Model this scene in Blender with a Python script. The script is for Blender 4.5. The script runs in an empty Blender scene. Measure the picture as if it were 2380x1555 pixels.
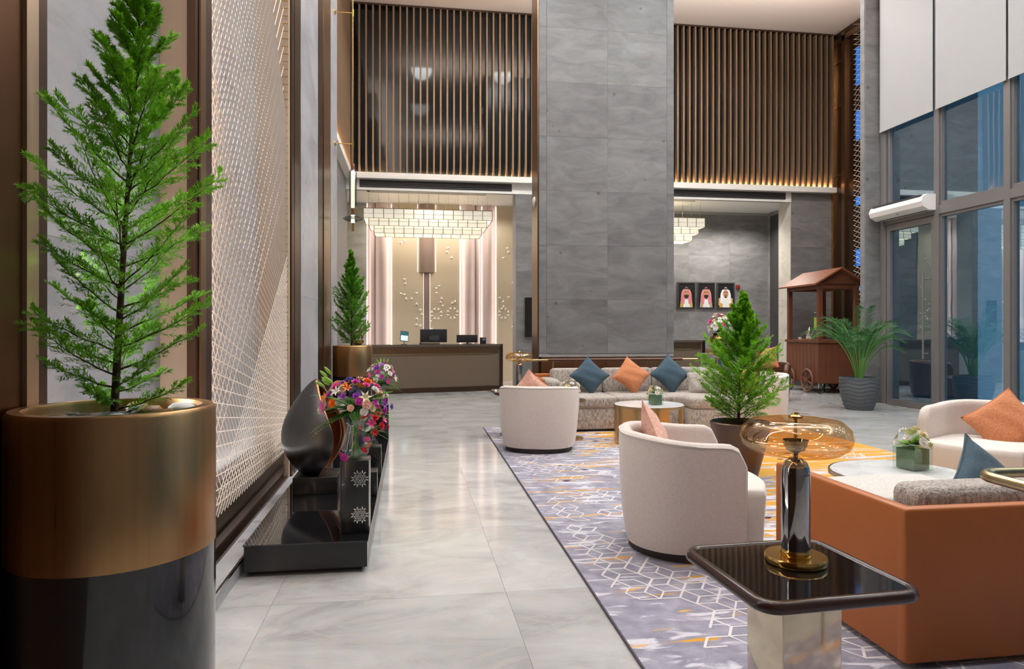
import bpy, bmesh, math, random
from mathutils import Vector, Matrix, Euler
R = math.radians
PI = math.pi
random.seed(7)
scene = bpy.context.scene
COL = scene.collection

# ------------------------------------------------------------------ camera, world, light, exposure
cam_d = bpy.data.cameras.new('camera')
cam_d.sensor_width = 36.0
cam_d.lens = 24.0
cam_d.shift_y = -12.5 / 2380
cam_d.clip_start = 0.05
cam = bpy.data.objects.new('camera', cam_d)
COL.objects.link(cam)
cam.location = (0, 0, 1.4)
cam.rotation_euler = (R(90), 0, R(-8.423))
scene.camera = cam

scene.view_settings.view_transform = 'Standard'
scene.view_settings.look = 'None'
scene.view_settings.gamma = 1.0
scene.view_settings.use_curve_mapping = False
scene.view_settings.exposure = 0.75

world = bpy.data.worlds.new('dusk')
world.use_nodes = True
bg = world.node_tree.nodes['Background']
bg.inputs[0].default_value = (0.235, 0.335, 0.42, 1)
bg.inputs[1].default_value = 2.6
scene.world = world


def area(name, loc, size, power, color=(1, .94, .86), rot=(0, 0, 0)):
    l = bpy.data.lights.new(name, 'AREA')
    l.shape = 'RECTANGLE'
    l.size, l.size_y = size
    l.energy = power
    l.color = color
    o = bpy.data.objects.new(name, l)
    COL.objects.link(o)
    o.location = loc
    o.rotation_euler = rot
    return o


CEIL = 8.75
CZ = .0165        # top of the carpet
# the lobby's ceiling downlights (above the picture) and unseen uplights added to wash the ceiling


def downlight(loc, power, color=(.90, .965, 1.0), cone=150, soft=.28):
    l = bpy.data.lights.new('ceiling_downlight', 'SPOT')
    l.energy = power
    l.color = color
    l.spot_size = R(cone)
    l.spot_blend = .6
    l.shadow_soft_size = soft
    o = bpy.data.objects.new('ceiling_downlight', l)
    COL.objects.link(o)
    o.location = loc


for lx in (.3, 2.6, 4.9, 7.2):
    for ly in (-1.5, 2.2, 5.6, 9.0, 12.2):
        downlight((lx, ly, CEIL - .05), {-1.5: 12, 2.2: 98, 5.6: 184, 9.0: 232, 12.2: 232}[ly])
area('ceiling_fill', (-.9, 4.5, 8.0), (.25, 13), 170, (1, .98, .96), (R(180), R(-25), 0))  # fill lamps added along both walls, no cove is built here
area('ceiling_fill', (8.5, 4.5, 8.0), (.25, 13), 170, (1, .98, .96), (R(180), R(25), 0))
area('added_uplight', (4.6, 12.4, 7.75), (9.5, .2), 240, (1, .98, .96), (R(180), 0, 0))  # no hanging fixture: unseen lamps added to lighten the ceiling
area('added_uplight', (4.0, 5.5, 7.6), (8.0, .2), 170, (1, .98, .96), (R(180), 0, 0))
# recess downlights over the two reception desks
for _x, _y, _p in ((-.6, 17.6, 34), (.1, 17.6, 34), (.8, 17.6, 34), (1.5, 17.6, 34), (2.3, 17.5, 26), (.5, 16.3, 30), (5.0, 17.4, 26), (6.6, 17.4, 26), (8.2, 17.2, 30), (9.2, 17.2, 22)):
    downlight((_x, _y, 4.68), _p * (.9 if _x < 3 else 5.0), (1, .95, .88), 140, .06)
for _x, _a in ((-1.125, -1), (-.50, 1), (1.30, -1), (1.878, 1), (2.27, 1)):
    area('panel_fill', (_x, 18.16, 2.4), (.04, 4.4), 2.0, (1, .88, .83), (R(90), 0, R(60) if _a > 0 else R(-60)))  # unseen lamps added beside the light strips to wash the curved panels
# wall niches: light troughs at the foot and unseen lamps added behind the near jambs
area('niche_fill', (-1.13, 3.85, 4.3), (.05, 7.6), 58, (1, .95, .90), (R(90), 0, R(-160)))
area('niche_fill', (-1.13, 2.20, 4.3), (.05, 7.6), 52, (1, .97, .97), (R(90), 0, R(-150)))
area('niche_uplight', (-1.19, 4.95, .40), (.12, 2.1), 1.5, (1, .95, .90), (R(180), 0, 0))
area('niche_uplight', (-1.15, 2.85, .30), (.10, 1.2), 3.5, (1, .97, .96), (R(180), 0, 0))


# ------------------------------------------------------------------ materials
def new_mat(name):
    m = bpy.data.materials.new(name)
    m.use_nodes = True
    return m, m.node_tree, m.node_tree.nodes['Principled BSDF']


def plain(name, color, rough=.5, metal=0.0, spec=None, coat=0.0, sheen=0.0, var=.06, vscale=6.0, bump=0.0, bscale=60.0):
    m, nt, b = new_mat(name)
    N, L = nt.nodes, nt.links
    b.inputs['Roughness'].default_value = rough
    b.inputs['Metallic'].default_value = metal
    if spec is not None:
        b.inputs['Specular IOR Level'].default_value = spec
    b.inputs['Coat Weight'].default_value = coat
    b.inputs['Coat Roughness'].default_value = .04
    b.inputs['Sheen Weight'].default_value = sheen
    tc = N.new('ShaderNodeTexCoord')
    no = N.new('ShaderNodeTexNoise')
    no.inputs['Scale'].default_value = vscale
    no.inputs['Detail'].default_value = 5
    L.new(tc.outputs['Object'], no.inputs['Vector'])
    mx = N.new('ShaderNodeMix')
    mx.data_type = 'RGBA'
    c = Vector(color)
    mx.inputs['A'].default_value = (*(c * (1 - var)), 1)
    mx.inputs['B'].default_value = (*(c * (1 + var)), 1)
    L.new(no.outputs['Fac'], mx.inputs['Factor'])
    L.new(mx.outputs['Result'], b.inputs['Base Color'])
    if bump:
        n2 = N.new('ShaderNodeTexNoise')
        n2.inputs['Scale'].default_value = bscale
        n2.inputs['Detail'].default_value = 4
        L.new(tc.outputs['Object'], n2.inputs['Vector'])
        bp = N.new('ShaderNodeBump')
        bp.inputs['Strength'].default_value = bump
        bp.inputs['Distance'].default_value = .01
        L.new(n2.outputs['Fac'], bp.inputs['Height'])
        L.new(bp.outputs['Normal'], b.inputs['Normal'])
    return m


def emit(name, color, strength):
    m, nt, b = new_mat(name)
    b.inputs['Base Color'].default_value = (*color, 1)
    b.inputs['Emission Color'].default_value = (*color, 1)
    b.inputs['Emission Strength'].default_value = strength
    return m


def ramp(N, stops):
    r = N.new('ShaderNodeValToRGB')
    e = r.color_ramp.elements
    e[0].position, e[0].color = stops[0][0], (*stops[0][1], 1)
    e[1].position, e[1].color = stops[1][0], (*stops[1][1], 1)
    for p, c in stops[2:]:
        x = e.new(p)
        x.color = (*c, 1)
    return r


def stone(name, dark, mid, light, pink, rough, stretch=(1, 1, 2.2), spots=.5, coat=0.0, scale=1.0, spec=.5, tone_=(.90, 1.08)):
    """grey limestone / marble: cloudy base, bedding streaks, pinkish veins and dark pits"""
    m, nt, b = new_mat(name)
    N, L = nt.nodes, nt.links
    tc = N.new('ShaderNodeTexCoord')
    oi = N.new('ShaderNodeObjectInfo')
    mul = N.new('ShaderNodeVectorMath'); mul.operation = 'SCALE'
    mul.inputs[0].default_value = (37, 53, 71)
    L.new(oi.outputs['Random'], mul.inputs['Scale'])
    add = N.new('ShaderNodeVectorMath'); add.operation = 'ADD'
    L.new(tc.outputs['Object'], add.inputs[0]); L.new(mul.outputs['Vector'], add.inputs[1])
    mp = N.new('ShaderNodeMapping')
    mp.inputs['Scale'].default_value = [s * scale for s in stretch]
    L.new(add.outputs['Vector'], mp.inputs['Vector'])
    n1 = N.new('ShaderNodeTexNoise')
    n1.inputs['Scale'].default_value = 1.6; n1.inputs['Detail'].default_value = 9
    n1.inputs['Roughness'].default_value = .62; n1.inputs['Distortion'].default_value = .8
    L.new(mp.outputs['Vector'], n1.inputs['Vector'])
    r1 = ramp(N, [(.28, dark), (.72, light), (.5, mid)])
    L.new(n1.outputs['Fac'], r1.inputs['Fac'])
    # streaky veins
    n2 = N.new('ShaderNodeTexNoise')
    n2.inputs['Scale'].default_value = 2.3; n2.inputs['Detail'].default_value = 7
    n2.inputs['Distortion'].default_value = 2.2
    mp2 = N.new('ShaderNodeMapping'); mp2.inputs['Scale'].default_value = [s * scale * q for s, q in zip(stretch, (.7, .7, 2.0))]
    L.new(add.outputs['Vector'], mp2.inputs['Vector']); L.new(mp2.outputs['Vector'], n2.inputs['Vector'])
    r2 = ramp(N, [(.46, (0, 0, 0)), (.5, (1, 1, 1)), (.54, (0, 0, 0))])
    L.new(n2.outputs['Fac'], r2.inputs['Fac'])
    mk = N.new('ShaderNodeMath'); mk.operation = 'MULTIPLY'; mk.inputs[1].default_value = .5
    L.new(r2.outputs['Color'], mk.inputs[0])
    mx = N.new('ShaderNodeMix'); mx.data_type = 'RGBA'
    mx.inputs['B'].default_value = (*pink, 1)
    L.new(mk.outputs[0], mx.inputs['Factor']); L.new(r1.outputs['Color'], mx.inputs['A'])
    # dark pits
    vo = N.new('ShaderNodeTexVoronoi'); vo.inputs['Scale'].default_value = 3.4 * scale
    L.new(add.outputs['Vector'], vo.inputs['Vector'])
    n3 = N.new('ShaderNodeTexNoise'); n3.inputs['Scale'].default_value = 1.1
    L.new(add.outputs['Vector'], n3.inputs['Vector'])
    mm = N.new('ShaderNodeMath'); mm.operation = 'MULTIPLY_ADD'
    mm.inputs[1].default_value = .55; mm.inputs[2].default_value = -.23
    L.new(n3.outputs['Fac'], mm.inputs[0])
    ls = N.new('ShaderNodeMath'); ls.operation = 'LESS_THAN'
    L.new(vo.outputs['Distance'], ls.inputs[0]); L.new(mm.outputs[0], ls.inputs[1])
    m4 = N.new('ShaderNodeMath'); m4.operation = 'MULTIPLY'; m4.inputs[1].default_value = spots
    L.new(ls.outputs[0], m4.inputs[0])
    mx2 = N.new('ShaderNodeMix'); mx2.data_type = 'RGBA'
    mx2.inputs['B'].default_value = (*(Vector(dark) * .45), 1)
    L.new(m4.outputs[0], mx2.inputs['Factor']); L.new(mx.outputs['Result'], mx2.inputs['A'])
    tone = N.new('ShaderNodeMapRange'); tone.inputs['To Min'].default_value, tone.inputs['To Max'].default_value = tone_
    L.new(oi.outputs['Random'], tone.inputs['Value'])
    tm_ = N.new('ShaderNodeVectorMath'); tm_.operation = 'SCALE'
    L.new(mx2.outputs['Result'], tm_.inputs[0]); L.new(tone.outputs['Result'], tm_.inputs['Scale'])
    L.new(tm_.outputs['Vector'], b.inputs['Base Color'])
    rr = N.new('ShaderNodeMapRange')
    rr.inputs['To Min'].default_value = rough * .75; rr.inputs['To Max'].default_value = rough * 1.3
    L.new(n1.outputs['Fac'], rr.inputs['Value']); L.new(rr.outputs['Result'], b.inputs['Roughness'])
    b.inputs['Coat Weight'].default_value = coat
    b.inputs['Coat Roughness'].default_value = .05
    b.inputs['Specular IOR Level'].default_value = spec
    bp = N.new('ShaderNodeBump'); bp.inputs['Strength'].default_value = .05; bp.inputs['Distance'].default_value = .004
    L.new(n1.outputs['Fac'], bp.inputs['Height']); L.new(bp.outputs['Normal'], b.inputs['Normal'])
    return m


def brushed(name, color, rough=.3, aniso=.4, stretch=(30, 30, .6), var=.10):
    m, nt, b = new_mat(name)
    N, L = nt.nodes, nt.links
    tc = N.new('ShaderNodeTexCoord'); mp = N.new('ShaderNodeMapping')
    mp.inputs['Scale'].default_value = stretch
    no = N.new('ShaderNodeTexNoise'); no.inputs['Scale'].default_value = 3; no.inputs['Detail'].default_value = 6
    L.new(tc.outputs['Object'], mp.inputs['Vector']); L.new(mp.outputs['Vector'], no.inputs['Vector'])
    mx = N.new('ShaderNodeMix'); mx.data_type = 'RGBA'
    c = Vector(color)
    mx.inputs['A'].default_value = (*(c * (1 - var)), 1); mx.inputs['B'].default_value = (*(c * (1 + var)), 1)
    L.new(no.outputs['Fac'], mx.inputs['Factor']); L.new(mx.outputs['Result'], b.inputs['Base Color'])
    mr = N.new('ShaderNodeMapRange'); mr.inputs['To Min'].default_value = rough * .8; mr.inputs['To Max'].default_value = rough * 1.25
    L.new(no.outputs['Fac'], mr.inputs['Value']); L.new(mr.outputs['Result'], b.inputs['Roughness'])
    b.inputs['Metallic'].default_value = 1
    b.inputs['Anisotropic'].default_value = aniso
    return m


def tweed(name, dark, light, scale=90.0, bump=.35, contrast=.18):
    m, nt, b = new_mat(name)
    N, L = nt.nodes, nt.links
    tc = N.new('ShaderNodeTexCoord')
    cols = []
    for st in ((1, 3.2, .35), (3.2, 1, 3.2)):
        mp = N.new('ShaderNodeMapping'); mp.inputs['Scale'].default_value = st
        no = N.new('ShaderNodeTexNoise'); no.inputs['Scale'].default_value = scale; no.inputs['Detail'].default_value = 3
        L.new(tc.outputs['Object'], mp.inputs['Vector']); L.new(mp.outputs['Vector'], no.inputs['Vector'])
        cols.append(no)
    ad = N.new('ShaderNodeMath'); ad.operation = 'ADD'
    L.new(cols[0].outputs['Fac'], ad.inputs[0]); L.new(cols[1].outputs['Fac'], ad.inputs[1])
    hf = N.new('ShaderNodeMath'); hf.operation = 'MULTIPLY'; hf.inputs[1].default_value = .5
    L.new(ad.outputs[0], hf.inputs[0])
    r = ramp(N, [(.5 - contrast, dark), (.5 + contrast * .6, light)])
    L.new(hf.outputs[0], r.inputs['Fac']); L.new(r.outputs['Color'], b.inputs['Base Color'])
    b.inputs['Roughness'].default_value = .9
    b.inputs['Sheen Weight'].default_value = .15
    bp = N.new('ShaderNodeBump'); bp.inputs['Strength'].default_value = bump; bp.inputs['Distance'].default_value = .003
    L.new(hf.outputs[0], bp.inputs['Height']); L.new(bp.outputs['Normal'], b.inputs['Normal'])
    return m


def glass(name, color, rough=.0, ior=1.45, trans=1.0):
    m, nt, b = new_mat(name)
    b.inputs['Base Color'].default_value = (*color, 1)
    b.inputs['Roughness'].default_value = rough
    b.inputs['IOR'].default_value = ior
    b.inputs['Transmission Weight'].default_value = trans
    return m


def thin_glass(name, tint, refl, fac):
    """thin sheet: mirror-like reflection over a tinted see-through"""
    m = bpy.data.materials.new(name); m.use_nodes = True
    nt = m.node_tree; N, L = nt.nodes, nt.links
    N.remove(N['Principled BSDF'])
    out = N['Material Output']
    tr = N.new('ShaderNodeBsdfTransparent'); tr.inputs['Color'].default_value = (*tint, 1)
    gl = N.new('ShaderNodeBsdfGlossy'); gl.inputs['Color'].default_value = (*refl, 1); gl.inputs['Roughness'].default_value = .01
    tc = N.new('ShaderNodeTexCoord'); no = N.new('ShaderNodeTexNoise'); no.inputs['Scale'].default_value = .9
    bp = N.new('ShaderNodeBump'); bp.inputs['Strength'].default_value = .03; bp.inputs['Distance'].default_value = .03
    L.new(tc.outputs['Object'], no.inputs['Vector']); L.new(no.outputs['Fac'], bp.inputs['Height']); L.new(bp.outputs['Normal'], gl.inputs['Normal'])
    mx = N.new('ShaderNodeMixShader'); mx.inputs['Fac'].default_value = fac
    L.new(tr.outputs[0], mx.inputs[1]); L.new(gl.outputs[0], mx.inputs[2]); L.new(mx.outputs[0], out.inputs['Surface'])
    return m


M = {}
M['floor'] = stone('floor_marble', (.31, .31, .305), (.475, .475, .468), (.585, .585, .575), (.52, .47, .43), .105, (1, 1.7, 1), .0, scale=.9, spec=.5, tone_=(.96, 1.03))
M['joint'] = plain('floor_joint', (.33, .33, .325), .5)
M['wall'] = stone('wall_stone', (.125, .125, .127), (.19, .19, .19), (.255, .255, .255), (.24, .19, .18), .42, (1, 1, 2.9), .6)
M['wall_light'] = stone('wall_light_stone', (.27, .27, .29), (.39, .39, .41), (.49, .49, .505), (.45, .41, .40), .4, (1, 1, 1.6), .5)
M['wall_beige'] = stone('wall_beige_stone', (.33, .31, .27), (.48, .46, .40), (.56, .54, .48), (.6, .53, .45), .4, (1, 1, 1.6), .3)
M['ceiling'] = plain('ceiling_paint', (.84, .735, .665), .8, var=.02)
M['white'] = plain('white_paint', (.80, .78, .73), .6, var=.02)
M['dark_grey'] = plain('dark_grey_metal', (.045, .042, .043), .5, var=.1)
M['bronze'] = brushed('bronze_metal', (.30, .20, .125), .30)
M['bronze_dark'] = brushed('dark_bronze_metal', (.13, .085, .06), .32)
M['bronze_brown'] = brushed('brown_bronze_metal', (.16, .075, .035), .38)
M['gold_tan'] = brushed('champagne_metal', (.62, .47, .33), .34)
M['brass'] = brushed('brass_metal', (.62, .40, .18), .25)
M['brass_pale'] = plain('pale_brass_metal', (.50, .39, .22), .28, 1.0, var=.05)
M['brass_polish'] = plain('polished_brass', (.72, .45, .14), .16, 1.0, var=.05)
M['planter_bronze'] = brushed('planter_bronze', (.46, .27, .125), .30, .5, (14, 14, .25), .22)
M['planter_black'] = plain('planter_black_gloss', (.012, .012, .014), .12, 0, coat=.6)
M['string'] = plain('string_brass', (.92, .82, .72), .4, 0, var=.05)
M['slat'] = plain('slat_bronze', (.27, .175, .105), .42, .3, var=.05)
M['black_glass'] = plain('black_glass', (.006, .008, .009), .06, 0, spec=.45, bump=.02, bscale=2.0)
M['led'] = emit('led_warm', (1, .68, .38), 120.0)
M['led_white'] = emit('led_soft_white', (1, .86, .79), .9)
M['brass_dull'] = plain('dull_brass', (.30, .25, .14), .5, .3)
M['crystal'] = emit('chandelier_crystal', (1, .94, .78), .26)
M['bulb'] = emit('lamp_tube', (1, .95, .78), 1.5)
M['screen_blue'] = emit('blue_screen', (.03, .20, .70), .28)
M['screen_tablet'] = emit('tablet_screen', (.55, .80, .90), .45)
M['screen_teal'] = emit('tablet_teal', (.005, .06, .075), .6)
M['window'] = thin_glass('window_glass', (.35, .48, .55), (.62, .76, .84), .44)
M['reveal_tan'] = plain('champagne_reveal', (.70, .54, .40), .38, .15, var=.05)
M['frame_grey'] = plain('window_frame_grey', (.20, .185, .18), .45, .3)
M['blind'] = plain('roller_blind', (.37, .368, .366), .85, var=.02)
M['cream'] = plain('chair_cream', (.74, .645, .59), .9, sheen=.3, var=.14, vscale=70, bump=.25, bscale=260)
M['cream_pale'] = plain('chair_pale', (.76, .69, .63), .9, sheen=.3, var=.08, vscale=80, bump=.2, bscale=260)
M['tweed'] = tweed('tweed_grey', (.10, .08, .072), (.58, .51, .45), 62, .5, .16)
M['tweed_pale'] = tweed('tweed_pale', (.42, .38, .34), (.78, .75, .70), 110)
M['leather'] = plain('cognac_leather', (.43, .122, .021), .45, var=.10, vscale=3, bump=.05, bscale=300)
M['leather_dark'] = plain('dark_brown_leather', (.10, .035, .018), .38, var=.1)
M['cushion_orange'] = tweed('cushion_orange', (.40, .11, .035), (.66, .27, .12), 40, .3, .25)
M['cushion_pink'] = tweed('cushion_pink', (.58, .25, .16), (.80, .50, .40), 32, .4, .22)
M['cushion_blue'] = tweed('cushion_blue', (.018, .042, .064), (.06, .108, .145), 60, .3, .25)
M['cushion_white'] = tweed('cushion_white', (.6, .57, .54), (.85, .82, .8), 30, .3, .3)
M['piping'] = plain('piping_brown', (.16, .10, .07), .8)
M['plinth'] = plain('plinth_dark', (.035, .025, .022), .5)
M['table_black'] = plain('table_black_gloss', (.010, .008, .008), .05, 0, spec=.8)
M['table_edge'] = plain('table_edge_brown', (.045, .020, .016), .22, 0)
M['mirror_bronze'] = plain('bronze_mirror', (.62, .53, .42), .10, 1.0, var=.06, vscale=2)
M['chrome'] = plain('smoke_chrome', (.42, .40, .40), .05, 1.0, var=.02)
M['amber'] = thin_glass('amber_glass', (.91, .72, .48), (1, .88, .68), .22)
M['marble_top'] = stone('white_marble', (.66, .66, .66), (.80, .80, .79), (.85, .85, .84), (.6, .6, .6), .15, (1, 1, 1), .0)
M['black_steel'] = plain('black_steel', (.022, .021, .022), .30, .3, coat=.2)
M['black_mirror'] = plain('black_mirror', (.008, .008, .009), .04, 0, spec=.9)
M['sculpt_black'] = brushed('sculpture_black', (.11, .108, .11), .34, .5, (6, 6, 2), .15)
M['copper'] = brushed('copper_brown', (.40, .20, .11), .35)
M['glass_clear'] = thin_glass('clear_glass', (.90, .94, .90), (1, 1, 1), .10)
M['glass_green'] = glass('green_water', (.55, .75, .45), .05, 1.2, .7)
M['glass_smoke'] = thin_glass('smoke_glass', (.42, .42, .40), (.8, .8, .8), .2)
M['stem'] = plain('green_stem', (.12, .28, .05), .6)


def leafy(name, color, trans=.35, var=.45, vscale=9):
    m = plain(name, color, .55, var=var, vscale=vscale)
    nt = m.node_tree; N, L = nt.nodes, nt.links
    b = N['Principled BSDF']
    tl = N.new('ShaderNodeBsdfTranslucent')
    src = b.inputs['Base Color'].links[0].from_socket
    L.new(src, tl.inputs['Color'])
    mx = N.new('ShaderNodeMixShader'); mx.inputs['Fac'].default_value = trans
    L.new(b.outputs[0], mx.inputs[1]); L.new(tl.outputs[0], mx.inputs[2])
    L.new(mx.outputs[0], N['Material Output'].inputs['Surface'])
    return m


M['needle'] = leafy('needles_green', (.22, .50, .02), .35, .75, 26)
M['needle_dark'] = leafy('needles_deep_green', (.16, .42, .028), .35, .7, 18)
M['palm'] = leafy('palm_green', (.03, .135, .022), .2, .5, 5)
M['lining'] = plain('leaf_lining', (.075, .15, .06), .35, var=.3, vscale=30)
M['fern'] = leafy('fern_green', (.09, .28, .035), .25, .4, 20)
M['leaf_light'] = plain('leaf_light_green', (.25, .46, .05), .55, var=.3, vscale=20)
M['bark'] = plain('bark_brown', (.07, .035, .022), .85, var=.3, vscale=30, bump=.4)
M['soil'] = plain('soil_dark', (.03, .022, .016), .9, var=.4, vscale=40)
M['pebble_brown'] = plain('pebble_brown', (.30, .16, .07), .45, var=.3)
M['pebble_white'] = plain('pebble_white', (.72, .70, .68), .5)
M['pebble_grey'] = plain('pebble_grey', (.14, .16, .18), .4)
M['pot_grey'] = plain('pot_grey', (.085, .092, .10), .55)
M['wood'] = plain('cart_wood', (.135, .044, .019), .5, var=.25, vscale=4)
M['wood_roof'] = plain('cart_roof_wood', (.25, .080, .034), .45, var=.15, vscale=4)
M['desk_front'] = plain('desk_leather', (.135, .098, .066), .55, var=.06)
M['desk_top'] = plain('desk_top_dark', (.10, .08, .065), .2)
M['panel_beige'] = plain('panel_beige_leather', (.56, .455, .32), .55, var=.03)
M['panel_pink'] = plain('panel_pink_satin', (.60, .47, .43), .45, .15, var=.03)
M['panel_brown'] = plain('panel_brown_satin', (.33, .24, .20), .4, .4, var=.05)
M['triangle'] = plain('triangle_white', (.85, .74, .66), .3)
M['monitor'] = plain('monitor_black', (.018, .018, .020), .4)
M['plastic_white'] = plain('plastic_white', (.80, .76, .72), .4, var=.02)
M['plastic_black'] = plain('plastic_black', (.01, .01, .011), .3)
M['juice'] = plain('green_juice', (.42, .58, .02), .15)
M['silver'] = plain('silver', (.75, .74, .72), .12, 1.0)
M['vase_gold'] = brushed('vase_gold_brown', (.30, .17, .06), .2)
M['alarm_red'] = plain('alarm_red', (.20, .015, .012), .35)
M['grille'] = plain('grille_dark', (.05, .045, .045), .6)


# ------------------------------------------------------------------ mesh helpers
class MB:
    def __init__(s):
        s.v, s.f, s.mi = [], [], []

    def add(s, verts, faces, mi=0):
        o = len(s.v)
        s.v += [tuple(p) for p in verts]
        for f in faces:
            s.f.append(tuple(i + o for i in f)); s.mi.append(mi)

    def box(s, x0, y0, z0, x1, y1, z1, mi=0):
        s.add([(x0, y0, z0), (x1, y0, z0), (x1, y1, z0), (x0, y1, z0), (x0, y0, z1), (x1, y0, z1), (x1, y1, z1), (x0, y1, z1)],
              [(0, 3, 2, 1), (4, 5, 6, 7), (0, 1, 5, 4), (1, 2, 6, 5), (2, 3, 7, 6), (3, 0, 4, 7)], mi)

    def lathe(s, prof, n=32, mi=0, cap=True, c=(0, 0, 0)):
        vs, fs = [], []
        for r, z in prof:
            for k in range(n):
                a = 2 * PI * k / n
                vs.append((c[0] + r * math.cos(a), c[1] + r * math.sin(a), c[2] + z))
        m = len(prof)
        for i in range(m - 1):
            for k in range(n):
                k2 = (k + 1) % n
                fs.append((i * n + k, i * n + k2, (i + 1) * n + k2, (i + 1) * n + k))
        if cap:
            fs.append(tuple(range(n - 1, -1, -1)))
            fs.append(tuple((m - 1) * n + k for k in range(n)))
        s.add(vs, fs, mi)

    def tube(s, pts, r, n=8, mi=0, closed=False, cap=True):
        pts = [Vector(p) for p in pts]
        m = len(pts)
        rs = r if isinstance(r, (list, tuple)) else [r] * m
        vs, fs = [], []
        up = None
        for i, p in enumerate(pts):
            if closed:
                t = pts[(i + 1) % m] - pts[(i - 1) % m]
            else:
                t = pts[min(i + 1, m - 1)] - pts[max(i - 1, 0)]
            t.normalize()
            if up is None:
                up = Vector((0, 0, 1)) if abs(t.z) < .9 else Vector((1, 0, 0))
            a = up - t * up.dot(t)
            a.normalize(); up = a
            b = t.cross(a)
            for k in range(n):
                q = 2 * PI * k / n
                vs.append(p + (a * math.cos(q) + b * math.sin(q)) * rs[i])
        for i in range(m if closed else m - 1):
            j = (i + 1) % m
            for k in range(n):
                k2 = (k + 1) % n
                fs.append((i * n + k, i * n + k2, j * n + k2, j * n + k))
        if cap and not closed:
            fs.append(tuple(range(n - 1, -1, -1)))
            fs.append(tuple((m - 1) * n + k for k in range(n)))
        s.add(vs, fs, mi)

    def prism(s, poly, z0, z1, mi=0):
        n = len(poly)
        s.add([(x, y, z0) for x, y in poly] + [(x, y, z1) for x, y in poly],
              [tuple(range(n - 1, -1, -1)), tuple(range(n, 2 * n))] + [(k, (k + 1) % n, n + (k + 1) % n, n + k) for k in range(n)], mi)

    def slab(s, poly, y0, y1, mi=0):
        """polygon in x,z extruded along y"""
        n = len(poly)
        s.add([(x, y0, z) for x, z in poly] + [(x, y1, z) for x, z in poly],
              [tuple(range(n)), tuple(range(2 * n - 1, n - 1, -1))] + [(k, n + k, n + (k + 1) % n, (k + 1) % n) for k in range(n)], mi)

    def mesh(s, name, mats, smooth=None):
        me = bpy.data.meshes.new(name)
        me.from_pydata(s.v, [], s.f)
        for m in (mats if isinstance(mats, (list, tuple)) else [mats]):
            me.materials.append(M[m])
        if any(s.mi):
            me.polygons.foreach_set('material_index', s.mi)
        me.update()
        if smooth is not None:
            me.polygons.foreach_set('use_smooth', [True] * len(me.polygons))
            if smooth < 179:
                me.set_sharp_from_angle(angle=R(smooth))
        return me

    def build(s, name, mats, parent=None, smooth=None, loc=(0, 0, 0), rot=(0, 0, 0)):
        return link(name, s.mesh(name, mats, smooth), parent, loc, rot)


def link(name, me, parent=None, loc=(0, 0, 0), rot=(0, 0, 0), scale=(1, 1, 1)):
    o = bpy.data.objects.new(name, me)
    COL.objects.link(o)
    o.parent = parent
    o.location, o.rotation_euler, o.scale = loc, rot, scale
    return o


def tag(o, label=None, cat=None, group=None, kind=None):
    if label: o['label'] = label
    if cat: o['category'] = cat
    if group: o['group'] = group
    if kind: o['kind'] = kind
    return o


def thing(name, label, cat, loc=(0, 0, 0), rz=0.0, group=None):
    o = bpy.data.objects.new(name, None)
    COL.objects.link(o)
    o.empty_display_size = .1
    o.location = loc
    o.rotation_euler = (0, 0, rz)
    return tag(o, label, cat, group)


def box_obj(name, b, mat, parent=None, smooth=None):
    m = MB(); m.box(*b)
    return m.build(name, mat, parent, smooth)


def struct(name, b, mat, label):
    """a box of the setting with its origin at the box's own foot"""
    x0, y0, z0, x1, y1, z1 = b
    cx, cy = (x0 + x1) / 2, (y0 + y1) / 2
    m = MB(); m.box(x0 - cx, y0 - cy, 0, x1 - cx, y1 - cy, z1 - z0)
    o = m.build(name, mat, None, None, (cx, cy, z0))
    return tag(o, label, None, None, 'structure')


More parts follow.
